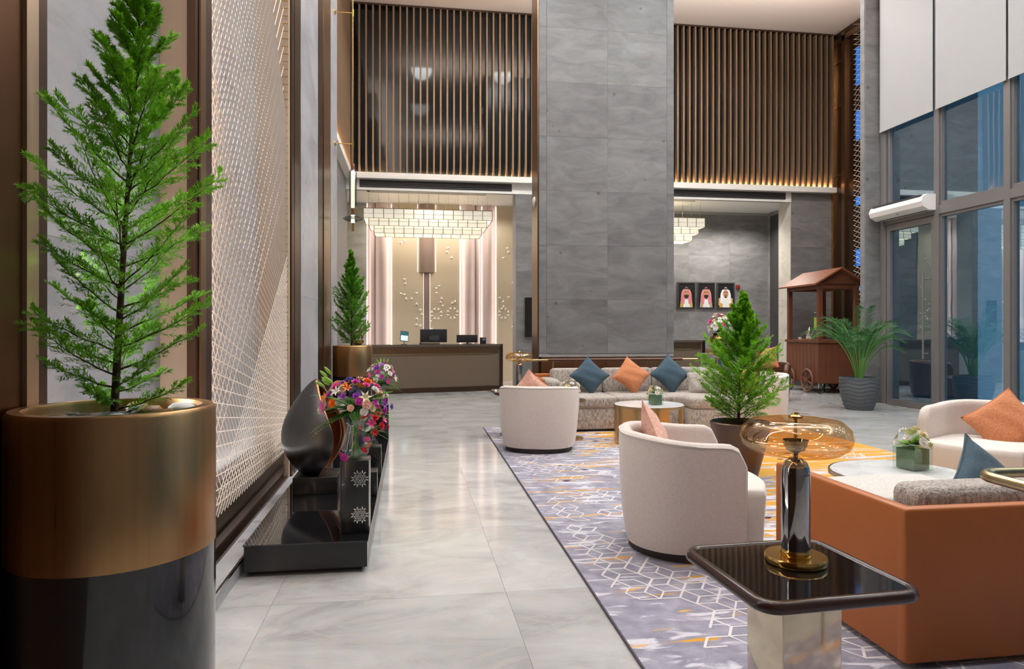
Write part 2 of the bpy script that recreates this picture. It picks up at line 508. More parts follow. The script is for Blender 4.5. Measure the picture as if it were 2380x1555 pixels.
def rbox_mesh(name, sx, sy, sz, r, mat, seg=3, puff=0.0):
    """rounded box (soft cushion with puff), centred in x,y with its foot at z = 0"""
    h = (sx / 2, sy / 2, sz / 2)
    r = min(r, min(h) * .95)
    n_in = 5 if puff else 1

    def ticks(a):
        e = [-a, -a + r * .18, -a + r * .5, -a + r] if seg > 1 else [-a, -a + r]
        inner = [(-1 + 2 * k / n_in) * (a - r) for k in range(1, n_in)]
        return e + inner + [-x for x in reversed(e)]
    T = [ticks(a) for a in h]
    ids, vs, fs = {}, [], []

    def vid(p):
        k = tuple(round(c, 6) for c in p)
        if k not in ids:
            q = Vector([max(-(h[a] - r), min(h[a] - r, p[a])) for a in range(3)])
            d = Vector(p) - q
            o = q + d.normalized() * r if d.length > 1e-9 else Vector(p)
            if puff:
                u, w, t_ = (min(1, abs(p[a]) / h[a]) for a in range(3))
                f = lambda a, b: ((1 - a * a) * (1 - b * b)) ** .6
                o.z += math.copysign(puff * f(u, w), p[2]) if t_ > .999 else 0
                o.x += math.copysign(puff * .6 * f(w, t_), p[0]) if u > .999 else 0
                o.y += math.copysign(puff * .6 * f(u, t_), p[1]) if w > .999 else 0
            ids[k] = len(vs); vs.append((o.x, o.y, o.z + sz / 2))
        return ids[k]
    for ax in range(3):
        b, c = (ax + 1) % 3, (ax + 2) % 3
        for sg_ in (-1, 1):
            for i_ in range(len(T[b]) - 1):
                for j_ in range(len(T[c]) - 1):
                    quad = []
                    for u, v in ((i_, j_), (i_ + 1, j_), (i_ + 1, j_ + 1), (i_, j_ + 1)):
                        p = [0, 0, 0]; p[ax] = sg_ * h[ax]; p[b] = T[b][u]; p[c] = T[c][v]
                        quad.append(vid(p))
                    fs.append(tuple(quad if sg_ > 0 else quad[::-1]))
    me = bpy.data.meshes.new(name)
    me.from_pydata(vs, [], fs)
    me.materials.append(M[mat])
    me.polygons.foreach_set('use_smooth', [True] * len(me.polygons))
    me.set_sharp_from_angle(angle=R(50))
    me.update()
    return me


def arc(cx, cy, r, a0, a1, n):
    return [(cx + r * math.cos(R(a0 + (a1 - a0) * i / n)), cy + r * math.sin(R(a0 + (a1 - a0) * i / n))) for i in range(n + 1)]


def rrect(sx, sy, r, n=6):
    x, y = sx / 2 - r, sy / 2 - r
    return arc(x, y, r, 0, 90, n) + arc(-x, y, r, 90, 180, n) + arc(-x, -y, r, 180, 270, n) + arc(x, -y, r, 270, 360, n)


# ================================================================== THE SHELL
YB = 15.8          # slat wall plane
YR = 18.3          # recess back wall
floor = struct('floor', (-2.2, -4, -.30, 10.9, 18.6, -.004), 'joint', 'pale grey polished marble floor')
TS = 1.2
tm = MB(); g = .0008
tm.box(g, g, -.02, TS - g, TS - g, 0)
tile_me = tm.mesh('floor_tile', 'floor')
FX0, FY0 = -1.9, 1.2
for i in range(11):
    for j in range(15):
        x, y = FX0 + i * TS, FY0 + j * TS
        if 1.0 < x and x + TS < 5.3 and y + TS < 9.6:
            continue                                        # under the carpet
        if x > 9.0 and y < 11.5: continue
        o = link('floor_tile', tile_me)
        o.parent = floor
        o.location = Vector((x, y, 0)) - floor.location
mf = MB()
mf.box(-2.2, -4, -.02, 10.9, FY0 - .002, 0)
o = mf.build('floor_margin', 'floor', floor)
o.location = -floor.location

ceiling = struct('ceiling', (-2.2, -4.2, CEIL, 10.9, YB + .3, CEIL + .2), 'ceiling', 'high cream painted ceiling')
struct('wall_rear', (-2.2, -4.3, 0, 10.9, -4.0, CEIL), 'wall', 'grey stone wall behind the camera')
struct('ceiling_recess', (-2.2, YB + .3, 4.72, 10.9, YR + .3, 4.92), 'white', 'white ceiling over the reception recess')
struct('wall_left', (-2.2, -4, 0, -1.45, YB + .3, CEIL), 'wall', 'grey stone left wall')


def panels(parent, x0, z0, w, h, nx, nz, y, t, mat, axis='y', gap=.0016, name='stone_panel'):
    """cladding panels proud of a wall; axis 'y' faces -y, 'x' faces +x"""
    m = MB()
    if axis == 'y':
        m.box(gap / 2, 0, gap / 2, w - gap / 2, t, h - gap / 2)
    else:
        m.box(0, gap / 2, gap / 2, t, w - gap / 2, h - gap / 2)
    me = m.mesh(name, mat)
    for i in range(nx):
        for k in range(nz):
            o = link(name, me, parent)
            p = Vector((x0 + i * w, y, z0 + k * h)) if axis == 'y' else Vector((y, x0 + i * w, z0 + k * h))
            o.location = p - parent.location


# ---- left wall: bronze frames, niches, pilasters (seen from the near end towards the back)
XW = -1.05
w1 = struct('wall_left_bronze', (-1.45, -2, 0, XW, 2.04, CEIL), 'bronze_brown', 'brown bronze clad left wall at the near end')
struct('trim_1', (-1.30, 2.04, 0, XW + .012, 2.10, CEIL), 'gold_tan', 'pale bronze edge strip beside the first wall niche')
struct('trim_2', (-1.30, 2.10, 0, XW, 2.17, CEIL), 'bronze_dark', 'dark bronze jamb beside the first wall niche')
n1 = struct('wall_niche_1', (-1.45, 2.17, 0, -1.235, 3.58, CEIL), 'joint', 'pale grey stone back of the first wall niche')
panels(n1, 2.17, .0, 1.41, 1.72, 1, 5, -1.235, .013, 'wall_light', 'x')
struct('trim_3', (-1.45, 3.58, 0, -1.07, 3.64, CEIL), 'reveal_tan', 'champagne reveal at the far side of the first wall niche')
p1 = struct('trim_4', (-1.45, 3.64, 0, XW - .03, 3.82, CEIL), 'bronze_dark', 'dark bronze post between the two wall niches')
for (y0, y1, dx, mt) in ((3.555, 3.60, .0, 'bronze_dark'), (3.605, 3.69, .012, 'bronze'), (3.70, 3.82, .004, 'bronze_dark')):
    o = box_obj('post_fluting', (-1.09, y0, 0, XW + dx, y1, CEIL), mt, p1)
    o.location = -p1.location
n2 = struct('wall_niche_2', (-1.45, 3.82, 0, -1.325, 6.17, CEIL), 'joint', 'pale grey stone back of the string-art wall niche')
panels(n2, 3.82, .0, 1.175, 1.72, 2, 5, -1.325, .013, 'wall_light', 'x')
struct('trim_5', (-1.45, 6.17, 0, XW - .005, 6.24, CEIL), 'reveal_tan', 'champagne reveal at the far side of the string-art niche')
p2 = struct('trim_6', (-1.45, 6.24, 0, XW, 6.70, CEIL), 'bronze_dark', 'dark bronze post past the string-art niche')
for y0, y1 in ((6.24, 6.34), (6.37, 6.70)):
    o = box_obj('post_fluting', (XW - .01, y0, 0, XW + .014, y1, CEIL), 'bronze_dark', p2)
    o.location = -p2.location
pl = struct('wall_pilaster', (-1.45, 6.70, 0, -1.045, 7.90, CEIL), 'joint', 'grey stone pilaster on the left wall')
panels(pl, 6.70, 0, 1.20, 1.72, 1, 5, -1.045, .013, 'wall_light', 'x')
struct('trim_7', (-1.45, 7.90, 0, XW + .01, 8.42, CEIL), 'bronze_dark', 'dark bronze strip past the stone pilaster')
struct('trim_8', (-1.45, 8.42, 0, XW + .02, 9.08, CEIL), 'bronze', 'bronze strip nearer the corner of the left wall')
struct('trim_9', (-1.45, 9.08, 0, XW + .008, 9.16, CEIL), 'bronze_dark', 'thin dark strip at the corner of the left wall')
we = struct('wall_left_end', (-1.45, 9.16, 0, -1.045, 9.90, CEIL), 'joint', 'grey stone end of the left wall carrying a brass wall lamp')
panels(we, 9.16, 0, .74, 1.72, 1, 5, -1.045, .013, 'wall_light', 'x')
# ledge and stepped sill under the niches
lg = struct('trim_10', (-1.45, 3.30, 0, -.955, 9.90, .10), 'wall_light', 'low grey stone ledge along the foot of the left wall')
o = box_obj('ledge_nosing', (-.957, 3.30, .085, -.945, 9.90, .10), 'silver', lg); o.location = -lg.location
sill = thing('niche_sill', 'stepped bronze sill under the string-art niche', 'sill', (-1.2, 5.0, .10))
for k, (x0, x1, z0, z1, mt) in enumerate(((-.12, .10, .0, .06, 'bronze_dark'), (-.12, .115, .065, .12, 'bronze'), (-.12, .10, .125, .15, 'bronze_dark'), (-.12, .11, .155, .24, 'bronze'), (-.12, .14, .0, .02, 'bronze_dark'))):
    box_obj('sill_step', (x0, -1.18, z0, x1, 1.17, z1), mt, sill)

# string art: nails along both jambs and the sill with fine strings between them
ss = thing('string_screen', 'pale brass string-art screen stretched across the left wall niche', 'wall art', (-1.075, 3.82, 0))


def strings(parent, segs, r, name):
    m = MB()
    for a, b in segs:
        m.tube([a, b], r, 3, cap=False)
    o = m.build(name, 'string', parent)
    o['kind'] = 'stuff'
    return o


W2 = 2.345
zt = CEIL - .05
sg = []
for i in range(66):
    z = .42 + i * .085
    zr = .36 + (z - .42) * .52
    sg.append(((0, .01, z), (0, W2, zr)))
strings(ss, sg, .0038, 'string_layer')
sg = []
for i in range(56):
    z = .5 + i * .095
    zr = z + 2.1 + 1.3 * math.sin(i * .068)
    if zr > zt:
        f = (zt - z) / (zr - z); sg.append(((-.02, .01, z), (-.02, .01 + (W2 - .01) * f, zt)))
    else:
        sg.append(((-.02, .01, z), (-.02, W2, zr)))
strings(ss, sg, .0034, 'string_layer')
sg = []
for i in range(34):                                   # fan from the sill to the near jamb and to the far jamb
    y = .05 + i * .068
    sg.append(((.01, y, .35), (.01, .01, .42 + i * .075)))
    sg.append(((.01, y, .35), (.01, W2, .5 + (34 - i) * .045)))
strings(ss, sg, .0024, 'string_layer')
nm = MB()
for i in range(120):
    for y in (.012, W2 - .012):
        nm.box(-.035, y - .004, .42 + i * .066, .02, y + .004, .427 + i * .066)
o = nm.build('nail_row', 'brass', ss); o['kind'] = 'stuff'

# ---- back wall
wb = struct('wall_back', (-1.45, YB, 4.60, 10.9, YB + .3, CEIL), 'wall', 'upper back wall above the reception recess')
pierL = struct('wall_pier', (2.43, YB, 0, 3.3, YB + .5, 4.62), 'joint', 'grey stone pier between the two reception bays')
panels(pierL, 2.43, 0, .87, .92, 1, 5, YB - .013, .013, 'wall', 'y')
wr_ = struct('wall_back_right', (9.36, YB, 0, 10.9, YB + .55, 4.62), 'joint', 'grey stone back wall beside the string-screen corner')
panels(wr_, 9.36, .0, 1.19, 1.15, 1, 4, YB - .013, .013, 'wall', 'y')
o = box_obj('pier_side', (9.345, YB, 0, 9.36, YB + .55, 4.62), 'wall_beige', wr_); o.location = -wr_.location
struct('trim_11', (-1.45, YB - .16, 4.80, 10.5, YB, 4.93), 'white', 'white ledge under the slat screens')
struct('trim_12', (-1.45, 9.9, 4.80, -1.30, YB - .16, 4.93), 'white', 'white ledge along the left side wall')
b12 = struct('trim_13', (-1.45, YB - .02, 4.56, 9.36, YB, 4.80), 'white', 'white beam face holding the air slots')
for (x0, x1, lab) in ((-1.15, 2.33, 'left'), (3.4, 9.2, 'right')):
    t = thing('air_slot', 'long dark air grille over the %s reception bay' % lab, 'air grille', ((x0 + x1) / 2, YB - .03, 4.62))
    w = (x1 - x0) / 2
    box_obj('slot_back', (-w, 0, 0, w, .008, .165), 'grille', t)
    for k in range(4):
        box_obj('louvre', (-w, -.012, .012 + k * .04, w, .0, .03 + k * .04), 'dark_grey', t)
# recess shell
rb = struct('wall_recess_back', (-2.2, YR, 0, 10.9, YR + .3, 4.75), 'joint', 'stone back wall of the reception recess')
panels(rb, -2.15, 0, 1.03, 1.16, 1, 4, YR - .013, .013, 'wall_beige', 'y')
panels(rb, 2.86, 0, 1.22, 1.16, 6, 4, YR - .013, .013, 'wall', 'y')
struct('wall_recess_left', (-2.2, YB + .3, 0, -1.9, YR, 4.75), 'wall_beige', 'stone side wall of the reception recess')
struct('wall_recess_right', (10.12, YB + .55, 0, 10.9, YR, 4.75), 'wall', 'stone right side wall of the reception recess')
t = thing('roller_blind', 'white roller blind on the small recess window at the back right', 'blind', (10.10, 17.35, 0))
box_obj('fabric', (-.006, -.75, 2.95, .0, .75, 4.55), 'blind', t)
box_obj('bottom_bar', (-.012, -.75, 2.92, .004, .75, 2.95), 'plastic_white', t)
w = struct('window_5', (10.085, 16.6, .2, 10.12, 18.1, 4.6), 'dark_grey', 'dark tall window behind the recess blind')

# ---- slat screens (two) with dark glass behind and a warm light strip at their foot
sm = MB()
sm.box(-.019, -.13, 0, .019, 0, CEIL - 4.94)
slat_me = sm.mesh('slat', 'slat')
for x0, x1, lab in ((-1.30, 2.95, 'over the reception desk'), (5.75, 10.40, 'over the portrait wall')):
    t = thing('slat_screen', 'tall bronze vertical slat screen %s' % lab, 'slat screen', ((x0 + x1) / 2, YB - .012, 4.93), 0, 'slat screens')
    w = (x1 - x0) / 2
    box_obj('glass_backing', (-w, -.006, 0, w, .0, CEIL - 4.94), 'black_glass', t)
    n = int(round((x1 - x0) / .150))
    for k in range(n + 1):
        link('slat', slat_me, t, (-w + (x1 - x0) * k / n, -.008, 0))
    box_obj('light_strip', (-w, -.032, .004, w, -.012, .012), 'led', t)
    box_obj('top_channel', (-w, -.14, CEIL - 4.93 - .05, w, -.001, CEIL - 4.94), 'bronze_dark', t)
t = thing('slat_screen', 'bronze slat screen on the left side wall by the wall lamp', 'slat screen', (-1.438, 12.8, 4.93), 0)
box_obj('glass_backing', (0, -2.85, 0, .006, 2.85, CEIL - 4.94), 'bronze', t)
me2 = MB(); me2.box(0, -.019, 0, .10, .019, CEIL - 4.94); me2 = me2.mesh('slat', 'slat')
for k in range(38):
    link('slat', me2, t, (.006, -2.8 + k * .1505, 0))
box_obj('light_strip', (.02, -2.8, .004, .04, 2.8, .012), 'led', t)

# ---- right side: window wall, pier, string-screen corner
XG = 8.8
struct('wall_right', (10.55, 12.0, 0, 10.9, YB, CEIL), 'wall', 'right wall behind the drinks cart')
pr = struct('wall_right_pier', (8.50, 11.80, 0, 9.0, 11.92, CEIL), 'joint', 'grey stone pier at the end of the window wall')
panels(pr, 8.50, 0, .5, 1.75, 1, 5, 11.787, .013, 'wall', 'y')
panels(pr, 11.80, 0, .12, 1.75, 1, 5, 8.487, .013, 'wall', 'x')
struct('wall_alcove_side', (9.0, 11.8, 0, 10.9, 12.0, CEIL), 'wall', 'side wall of the drinks cart alcove')
fr = struct('window_frame', (XG, 11.62, 0, XG + .14, 11.78, CEIL), 'frame_grey', 'grey metal window frame post beside the stone pier')
yl = [11.62, 10.36, 8.98, 7.55, 6.1, 4.6, 3.1, 1.6, .1, -1.4, -2.9, -4.0]
wn = 0
for k in range(len(yl) - 1):
    ya, yb = yl[k + 1], yl[k]
    mull = struct('window_mullion', (XG - .02, ya - .055, 0, XG + .14, ya + .055, CEIL), 'frame_grey', 'grey metal window mullion, number %d counting from the stone pier' % (k + 1))
    for z0, z1, nm_ in ((0.0, 3.34, 'low'), (3.48, CEIL, 'high')):
        if k == 0 and nm_ == 'low':
            continue
        wn += 1
        wo = struct('window_%d' % wn, (XG + .06, ya + .055, z0 + .06, XG + .075, yb - .055, z1 - .03), 'window', 'tall tinted %s pane of the glass wall, bay %d from the stone pier' % (nm_, k + 1))
        wf = MB(); cx, cy, cz = wo.location
        for (a0, a1, b0, b1) in ((ya + .05, yb - .05, z0, z0 + .07), (ya + .05, yb - .05, z1 - .05, z1), (ya + .05, ya + .09, z0 + .07, z1 - .05), (yb - .09, yb - .05, z0 + .07, z1 - .05)):
            wf.box(XG + .01 - cx, a0 - cy, b0 - cz, XG + .11 - cx, a1 - cy, b1 - cz)
        wf.build('pane_frame', 'frame_grey', wo)
struct('window_transom', (XG - .016, -4, 3.34, XG + .136, 11.62, 3.48), 'frame_grey', 'grey metal transom running along the glass wall')
dr = struct('door_1', (XG + .05, 10.49, .10, XG + .065, 11.52, 3.24), 'window', 'tall tinted glass entrance door beside the stone pier')
dm = MB(); cx, cy, cz = dr.location
for (a0, a1, b0, b1) in ((10.42, 11.60, 0.005, .11), (10.42, 11.60, 3.22, 3.33), (10.42, 10.50, .11, 3.22), (11.51, 11.60, .11, 3.22)):
    dm.box(XG + .0 - cx, a0 - cy, b0 - cz, XG + .11 - cx, a1 - cy, b1 - cz)
dm.build('door_frame', 'frame_grey', dr)
hm = MB()
hm.tube([(XG - .07 - cx, 10.60 - cy, .88 - cz), (XG - .07 - cx, 10.60 - cy, 2.36 - cz)], .016, 10)
for z in (.98, 2.26):
    hm.tube([(XG - .07 - cx, 10.60 - cy, z - cz), (XG + .03 - cx, 10.60 - cy, z - cz)], .012, 8)
hm.build('door_handle', 'frame_grey', dr, 60)
for k, (ya, yb) in enumerate(((10.40, 11.72), (8.96, 10.34), (7.53, 8.92))):
    t = thing('roller_blind', ('white roller blind above the glass door beside the stone pier', 'wide white roller blind in the second bay of the glass wall', 'white roller blind at the right edge of the glass wall')[k], 'blind', (XG - .05, (ya + yb) / 2, 5.10), 0, 'blinds on the glass wall')
    w = (yb - ya) / 2
    box_obj('fabric', (-.004, -w, .03, 0, w, CEIL - 5.10 - .08), 'blind', t)
    box_obj('bottom_bar', (-.010, -w, 0, .006, w, .034), 'blind', t)
    m = MB(); m.tube([(0, -w, CEIL - 5.10 - .05), (0, w, CEIL - 5.10 - .05)], .035, 12); m.build('roller', 'plastic_white', t, 60)
t = thing('air_curtain', 'white air curtain unit mounted above the glass door', 'air curtain', (XG - .02, 11.05, 3.42))
pr_ = [(0, 0), (-.13, .0), (-.24, .06), (-.27, .14), (-.24, .22), (-.16, .27), (0, .27)]
m = MB()
n = len(pr_); y0, y1 = -.68, .66
m.add([(x, y0, z) for x, z in pr_] + [(x, y1, z) for x, z in pr_], [tuple(range(n - 1, -1, -1)), tuple(range(n, 2 * n))] + [(k, (k + 1) % n, n + (k + 1) % n, n + k) for k in range(n)])
m.build('casing', 'plastic_white', t, 35)
box_obj('intake_slot', (-.235, -.60, .222, -.185, .60, .262), 'dark_grey', t)
box_obj('outlet_slot', (-.12, -.60, -.004, -.06, .60, .004), 'dark_grey', t)
m = MB(); m.lathe([(.016, 0), (.016, .008)], 12, c=(-.185, .0, .026)); m.build('indicator', 'dark_grey', t)

rs = thing('string_screen', 'dark bronze framed string-art screen in the far right corner', 'wall art', (10.53, 14.0, 0))
for (y0, y1, dx, mt) in ((1.70, 1.78, -.09, 'brass'), (1.36, 1.70, -.02, 'bronze_dark'), (1.24, 1.36, -.10, 'bronze'), (.95, 1.24, -.03, 'bronze_dark'), (-1.6, -1.4, -.09, 'brass')):
    box_obj('frame_post', (dx, y0, 0, .02, y1, CEIL - .10), mt, rs)
box_obj('head_rail', (-.10, -1.6, CEIL - .30, .02, 1.78, CEIL - .18), 'bronze', rs)
box_obj('head_rail', (-.06, -1.6, CEIL - .18, .02, 1.78, CEIL - .02), 'bronze_dark', rs)
box_obj('back_panel', (-.005, -1.4, 0, .02, .95, CEIL - .30), 'bronze_dark', rs)
for z in (5.2, 6.9, 8.0):
    box_obj('cross_bar', (-.04, 1.36, z, -.018, 1.70, z + .04), 'bronze', rs)
for z0, z1, y0, y1 in ((7.2, 8.1, .35, .93), (5.9, 6.6, .40, .93), (2.9, 3.3, .45, .93), (2.3, 2.6, .45, .93), (4.35, 4.55, .45, .93)):
    box_obj('blue_light', (-.014, y0, z0, -.006, y1, z1), 'screen_blue', rs)
sg = []
for i in range(70):
    z = .4 + i * .12
    sg.append(((-.07, .94, z), (-.07, -1.4, min(CEIL - .4, z - .9) if z > 1.4 else .3)))
    sg.append(((-.05, .94, z), (-.05, -1.4, min(CEIL - .4, z + 1.6))))
strings(rs, sg, .005, 'string_layer')

# ---- the big stone column with its bronze foot
cl = thing('stone_column', 'massive grey stone clad column behind the far sofa', 'column', (3.33, 11.32, 0))
box_obj('core', (-1.19, .012, .93, 1.19, .55, CEIL), 'joint', cl)
pm = MB(); pm.box(.001, 0, .001, 1.059, .012, .919); pm = pm.mesh('stone_panel', 'wall')
for i in range(2):
    for k in range(9):
        h = CEIL - (.985 + k * .92)
        o = link('stone_panel', pm, cl, (-1.06 + i * 1.06, 0, .985 + k * .92))
        if h < .92: o.scale = (1, 1, h / .92)
em = MB(); em.box(0, 0, .001, .125, .018, .919); em = em.mesh('edge_panel', 'wall')
for x in (-1.19, 1.065):
    for k in range(9):
        h = CEIL - (.985 + k * .92)
        o = link('edge_panel', em, cl, (x, .004, .985 + k * .92))
        if h < .92: o.scale = (1, 1, h / .92)
box_obj('corner_strip', (-1.215, .03, 0, -1.19, .56, CEIL), 'bronze', cl)
box_obj('corner_strip', (-1.205, .30, 0, -1.188, .60, CEIL), 'bronze_dark', cl)
box_obj('bronze_foot', (-1.15, .02, 0, 1.15, .50, .975), 'bronze', cl)
for k in range(3):
    box_obj('foot_joint', (-.60 + k * .58, .014, .02, -.594 + k * .58, .021, .97), 'bronze_dark', cl)
m = MB(); m.lathe([(.0, 0), (.085, 0), (.085, .012), (.06, .03), (.0, .034)], 24, cap=False)
o = m.build('wall_speaker', 'plastic_white', None, 60, (2.112, 11.60, 3.60), (0, R(-90), 0))
tag(o, 'small round white sensor disc on the side of the stone column', 'sensor')
t = thing('wall_screen', 'tall narrow black screen on the grey pier', 'screen', (2.80, YB - .02, 1.22))
box_obj('casing', (-.16, -.05, 0, .08, -.0, .92), 'plastic_black', t)
box_obj('display', (-.145, -.054, .02, .065, -.05, .90), 'black_mirror', t)

# ================================================================== RECEPTION
YP = YR - .02
rp = thing('feature_wall', 'beige leather wall panelling with white triangles behind the reception desk', 'wall panel', (0, YR, 0))
for x0, x1 in ((-.485, 1.286), (2.285, 2.84)):
    box_obj('leather_panel', (x0, -.05, 0, x1, -.005, 4.72), 'panel_beige', rp)
TRI = [(-0.26, 3.68), (-0.16, 3.72), (-0.16, 2.7), (-0.14, 2.6), (-0.26, 2.33), (-0.17, 2.3), (-0.12, 2.2), (0.01, 2.2), (0.15, 2.34), (0.15, 2.07), (0.25, 1.9), (0.28, 1.8), (0.15, 1.67), (0.15, 1.51), (0.25, 1.49), (0.67, 2.47), (0.75, 2.54), (0.68, 2.36), (0.8, 2.21), (0.79, 2.11), (0.84, 2.01), (0.95, 3.45), (0.98, 3.55), (1.08, 3.3), (1.17, 2.13), (1.08, 2.09), (0.54, 1.4), (0.52, 1.6), (2.58, 3.58), (2.6, 3.47), (2.47, 3.32), (2.36, 2.24), (2.61, 2.25), (2.47, 2.13), (2.47, 2.0), (2.73, 2.66), (2.73, 1.86), (2.72, 1.46)]
ROS = [(.675, 1.80), (1.10, 1.82), (2.475, 1.82)]
m = MB()
m.add([(-.045, 0, -.035), (.045, 0, -.035), (0, 0, .05), (0, -.028, -.005)], [(0, 1, 3), (1, 2, 3), (2, 0, 3), (0, 2, 1)])
tri_me = m.mesh('triangle_stud', 'triangle')
rng = random.Random(3)
for x, z in TRI:
    link('triangle_stud', tri_me, rp, (x, -.05, z), (0, rng.choice((0, 45, 90, 135, 180, 225, 270)) * PI / 180, 0))
for cx, cz in ROS:
    for k in range(8):
        a = k * PI / 4 + .39
        link('triangle_stud', tri_me, rp, (cx + .125 * math.cos(a), -.05, cz + .125 * math.sin(a)), (0, PI / 2 - a + PI, 0))


def curved_panel(parent, x0, x1, z0, z1, bulge, mat, name='light_column'):
    m = MB(); n = 14
    pts = []
    for i in range(n + 1):
        t = i / n
        pts.append((x0 + (x1 - x0) * t, -.03 - bulge * math.sin(PI * t)))
    poly = pts + [(x1, -.01), (x0, -.01)]
    m.prism(poly[::-1], z0, z1)
    return m.build(name, mat, parent, 50)


for x0, x1, bl, mt in ((-1.115, -.945, .05, 'panel_pink'), (-.925, -.53, .13, 'panel_pink'), (1.325, 1.70, .13, 'panel_pink'), (1.735, 1.87, .05, 'panel_pink'), (1.90, 2.245, .12, 'panel_pink')):
    curved_panel(rp, x0, x1, 0, 4.72, bl, mt)
for x in (-1.135, -.507, 1.305, 1.885, 2.265):
    box_obj('light_strip', (x - .012, -.03, .1, x + .012, -.012, 4.70), 'led_white', rp)
curved_panel(rp, .19, .644, 2.90, 4.72, .10, 'panel_brown', 'hanging_panel')
box_obj('panel_stem', (.34, -.075, .9, .49, -.05, 2.90), 'panel_brown', rp)
for x in (.176, .652):
    box_obj('light_strip', (x - .006, -.062, 2.92, x + .006, -.051, 4.70), 'led_white', rp)
for x in (.332, .498):
    box_obj('light_strip', (x - .004, -.06, .9, x + .004, -.051, 2.88), 'led_white', rp)


def desk(name, label, loc, rz, w, h, d):
    t = thing(name, label, 'reception desk', loc, rz)
    x = w / 2
    box_obj('body', (-x + .02, .02, .10, x - .06, d, h - .05), 'desk_front', t)
    box_obj('front_panel', (-x + .04, .0, .12, x - .10, .02, h - .24), 'desk_front', t)
    box_obj('band', (-x + .04, -.006, h - .235, x - .30, .02, h - .195), 'brass_pale', t)
    box_obj('upper_panel', (-x + .04, .004, h - .19, x - .10, .02, h - .05), 'bronze', t)
    box_obj('kick_plate', (-x + .04, .03, 0, x - .04, d, .10), 'bronze_dark', t)
    box_obj('end_panel', (x - .06, -.02, 0, x, d + .02, h), 'bronze_dark', t)
    box_obj('counter_top', (-x, -.02, h - .05, x - .06, d + .02, h), 'desk_top', t)
    return t


DH = 1.06
dk = desk('reception_desk', 'long brown leather fronted reception desk with brass band on the left', (.47, 15.13, 0), R(13), 3.3, DH, .72)


def on_desk(u, v, z=DH):
    c, s = math.cos(R(13)), math.sin(R(13))
    return (.35 + u * c - v * s, 15.10 + u * s + v * c, z)


desk('reception_desk', 'second reception desk with bronze band below the portraits', (5.55, 15.25, 0), R(4), 2.7, 1.14, .7)

t = thing('desk_monitor', 'black computer monitor seen from behind at the middle of the desk', 'monitor', on_desk(.26, .40), R(13))
m = MB(); m.lathe([(.0, 0), (.11, 0), (.11, .012), (.0, .016)], 20, cap=False); m.build('foot', 'monitor', t, 50)
box_obj('neck', (-.03, -.012, .012, .03, .012, .2), 'monitor', t)
link('screen_housing', rbox_mesh('screen_housing', .62, .045, .30, .012, 'monitor'), t, (0, .02, .04))
box_obj('rear_plate', (-.12, -.026, .08, .12, -.002, .20), 'dark_grey', t)
t = thing('desk_monitor', 'lower black monitor near the right end of the desk', 'monitor', on_desk(1.06, .42), R(13))
box_obj('foot', (-.1, -.06, 0, .1, .06, .012), 'monitor', t)
box_obj('neck', (-.02, -.01, .012, .02, .01, .1), 'monitor', t)
link('screen_housing', rbox_mesh('screen_housing', .50, .04, .18, .01, 'monitor'), t, (0, .02, .03))
t = thing('desk_phone', 'small dark card terminal at the right end of the desk', 'phone', on_desk(1.40, .30), R(13))
link('casing', rbox_mesh('casing', .14, .06, .15, .01, 'monitor'), t, (0, 0, 0))
box_obj('display', (-.02, -.034, .08, .055, -.030, .13), 'pebble_grey', t)
t = thing('tablet_stand', 'tablet on a black stand lit blue at the left of the desk', 'tablet', on_desk(-.46, .22), R(13))
m = MB(); m.lathe([(.0, 0), (.07, 0), (.07, .01), (.0, .012)], 20, cap=False); m.build('foot', 'monitor', t, 50)
m = MB(); m.tube([(0, 0, .01), (0, .01, .09)], .008, 8); m.build('stem', 'monitor', t, 50)
tb = link('tablet', rbox_mesh('tablet', .18, .012, .23, .005, 'monitor'), t, (0, .0, .07), (R(-12), R(6), 0))
box_obj('screen_lower', (-.078, -.0085, .015, .078, -.0062, .13), 'screen_tablet', tb)
box_obj('screen_upper', (-.078, -.0085, .13, .078, -.0062, .215), 'screen_teal', tb)
o = link('paper_tray', rbox_mesh('paper_tray', .42, .2, .05, .01, 'desk_front'), None, on_desk(.10, .16), (0, 0, R(13)))
tag(o, 'low brown box on the desk in front of the monitor', 'box')


t = thing('flower_bowl', 'small pink and white flowers in a gold bowl at the left end of the desk', 'flower arrangement', on_desk(-1.46, .30))
m = MB(); m.lathe([(.07, 0), (.12, .03), (.15, .08), (.13, .12)], 24, cap=False); m.lathe([(.001, .002), (.07, .002)], 24, cap=False); m.build('bowl', 'brass', t, 60)
DESK_FLOWERS = t
o = link('fire_alarm', rbox_mesh('fire_alarm', .11, .05, .12, .015, 'alarm_red'), None, (9.2, YR - .04, 2.54))
tag(o, 'small dark red fire alarm right of the portraits', 'alarm')

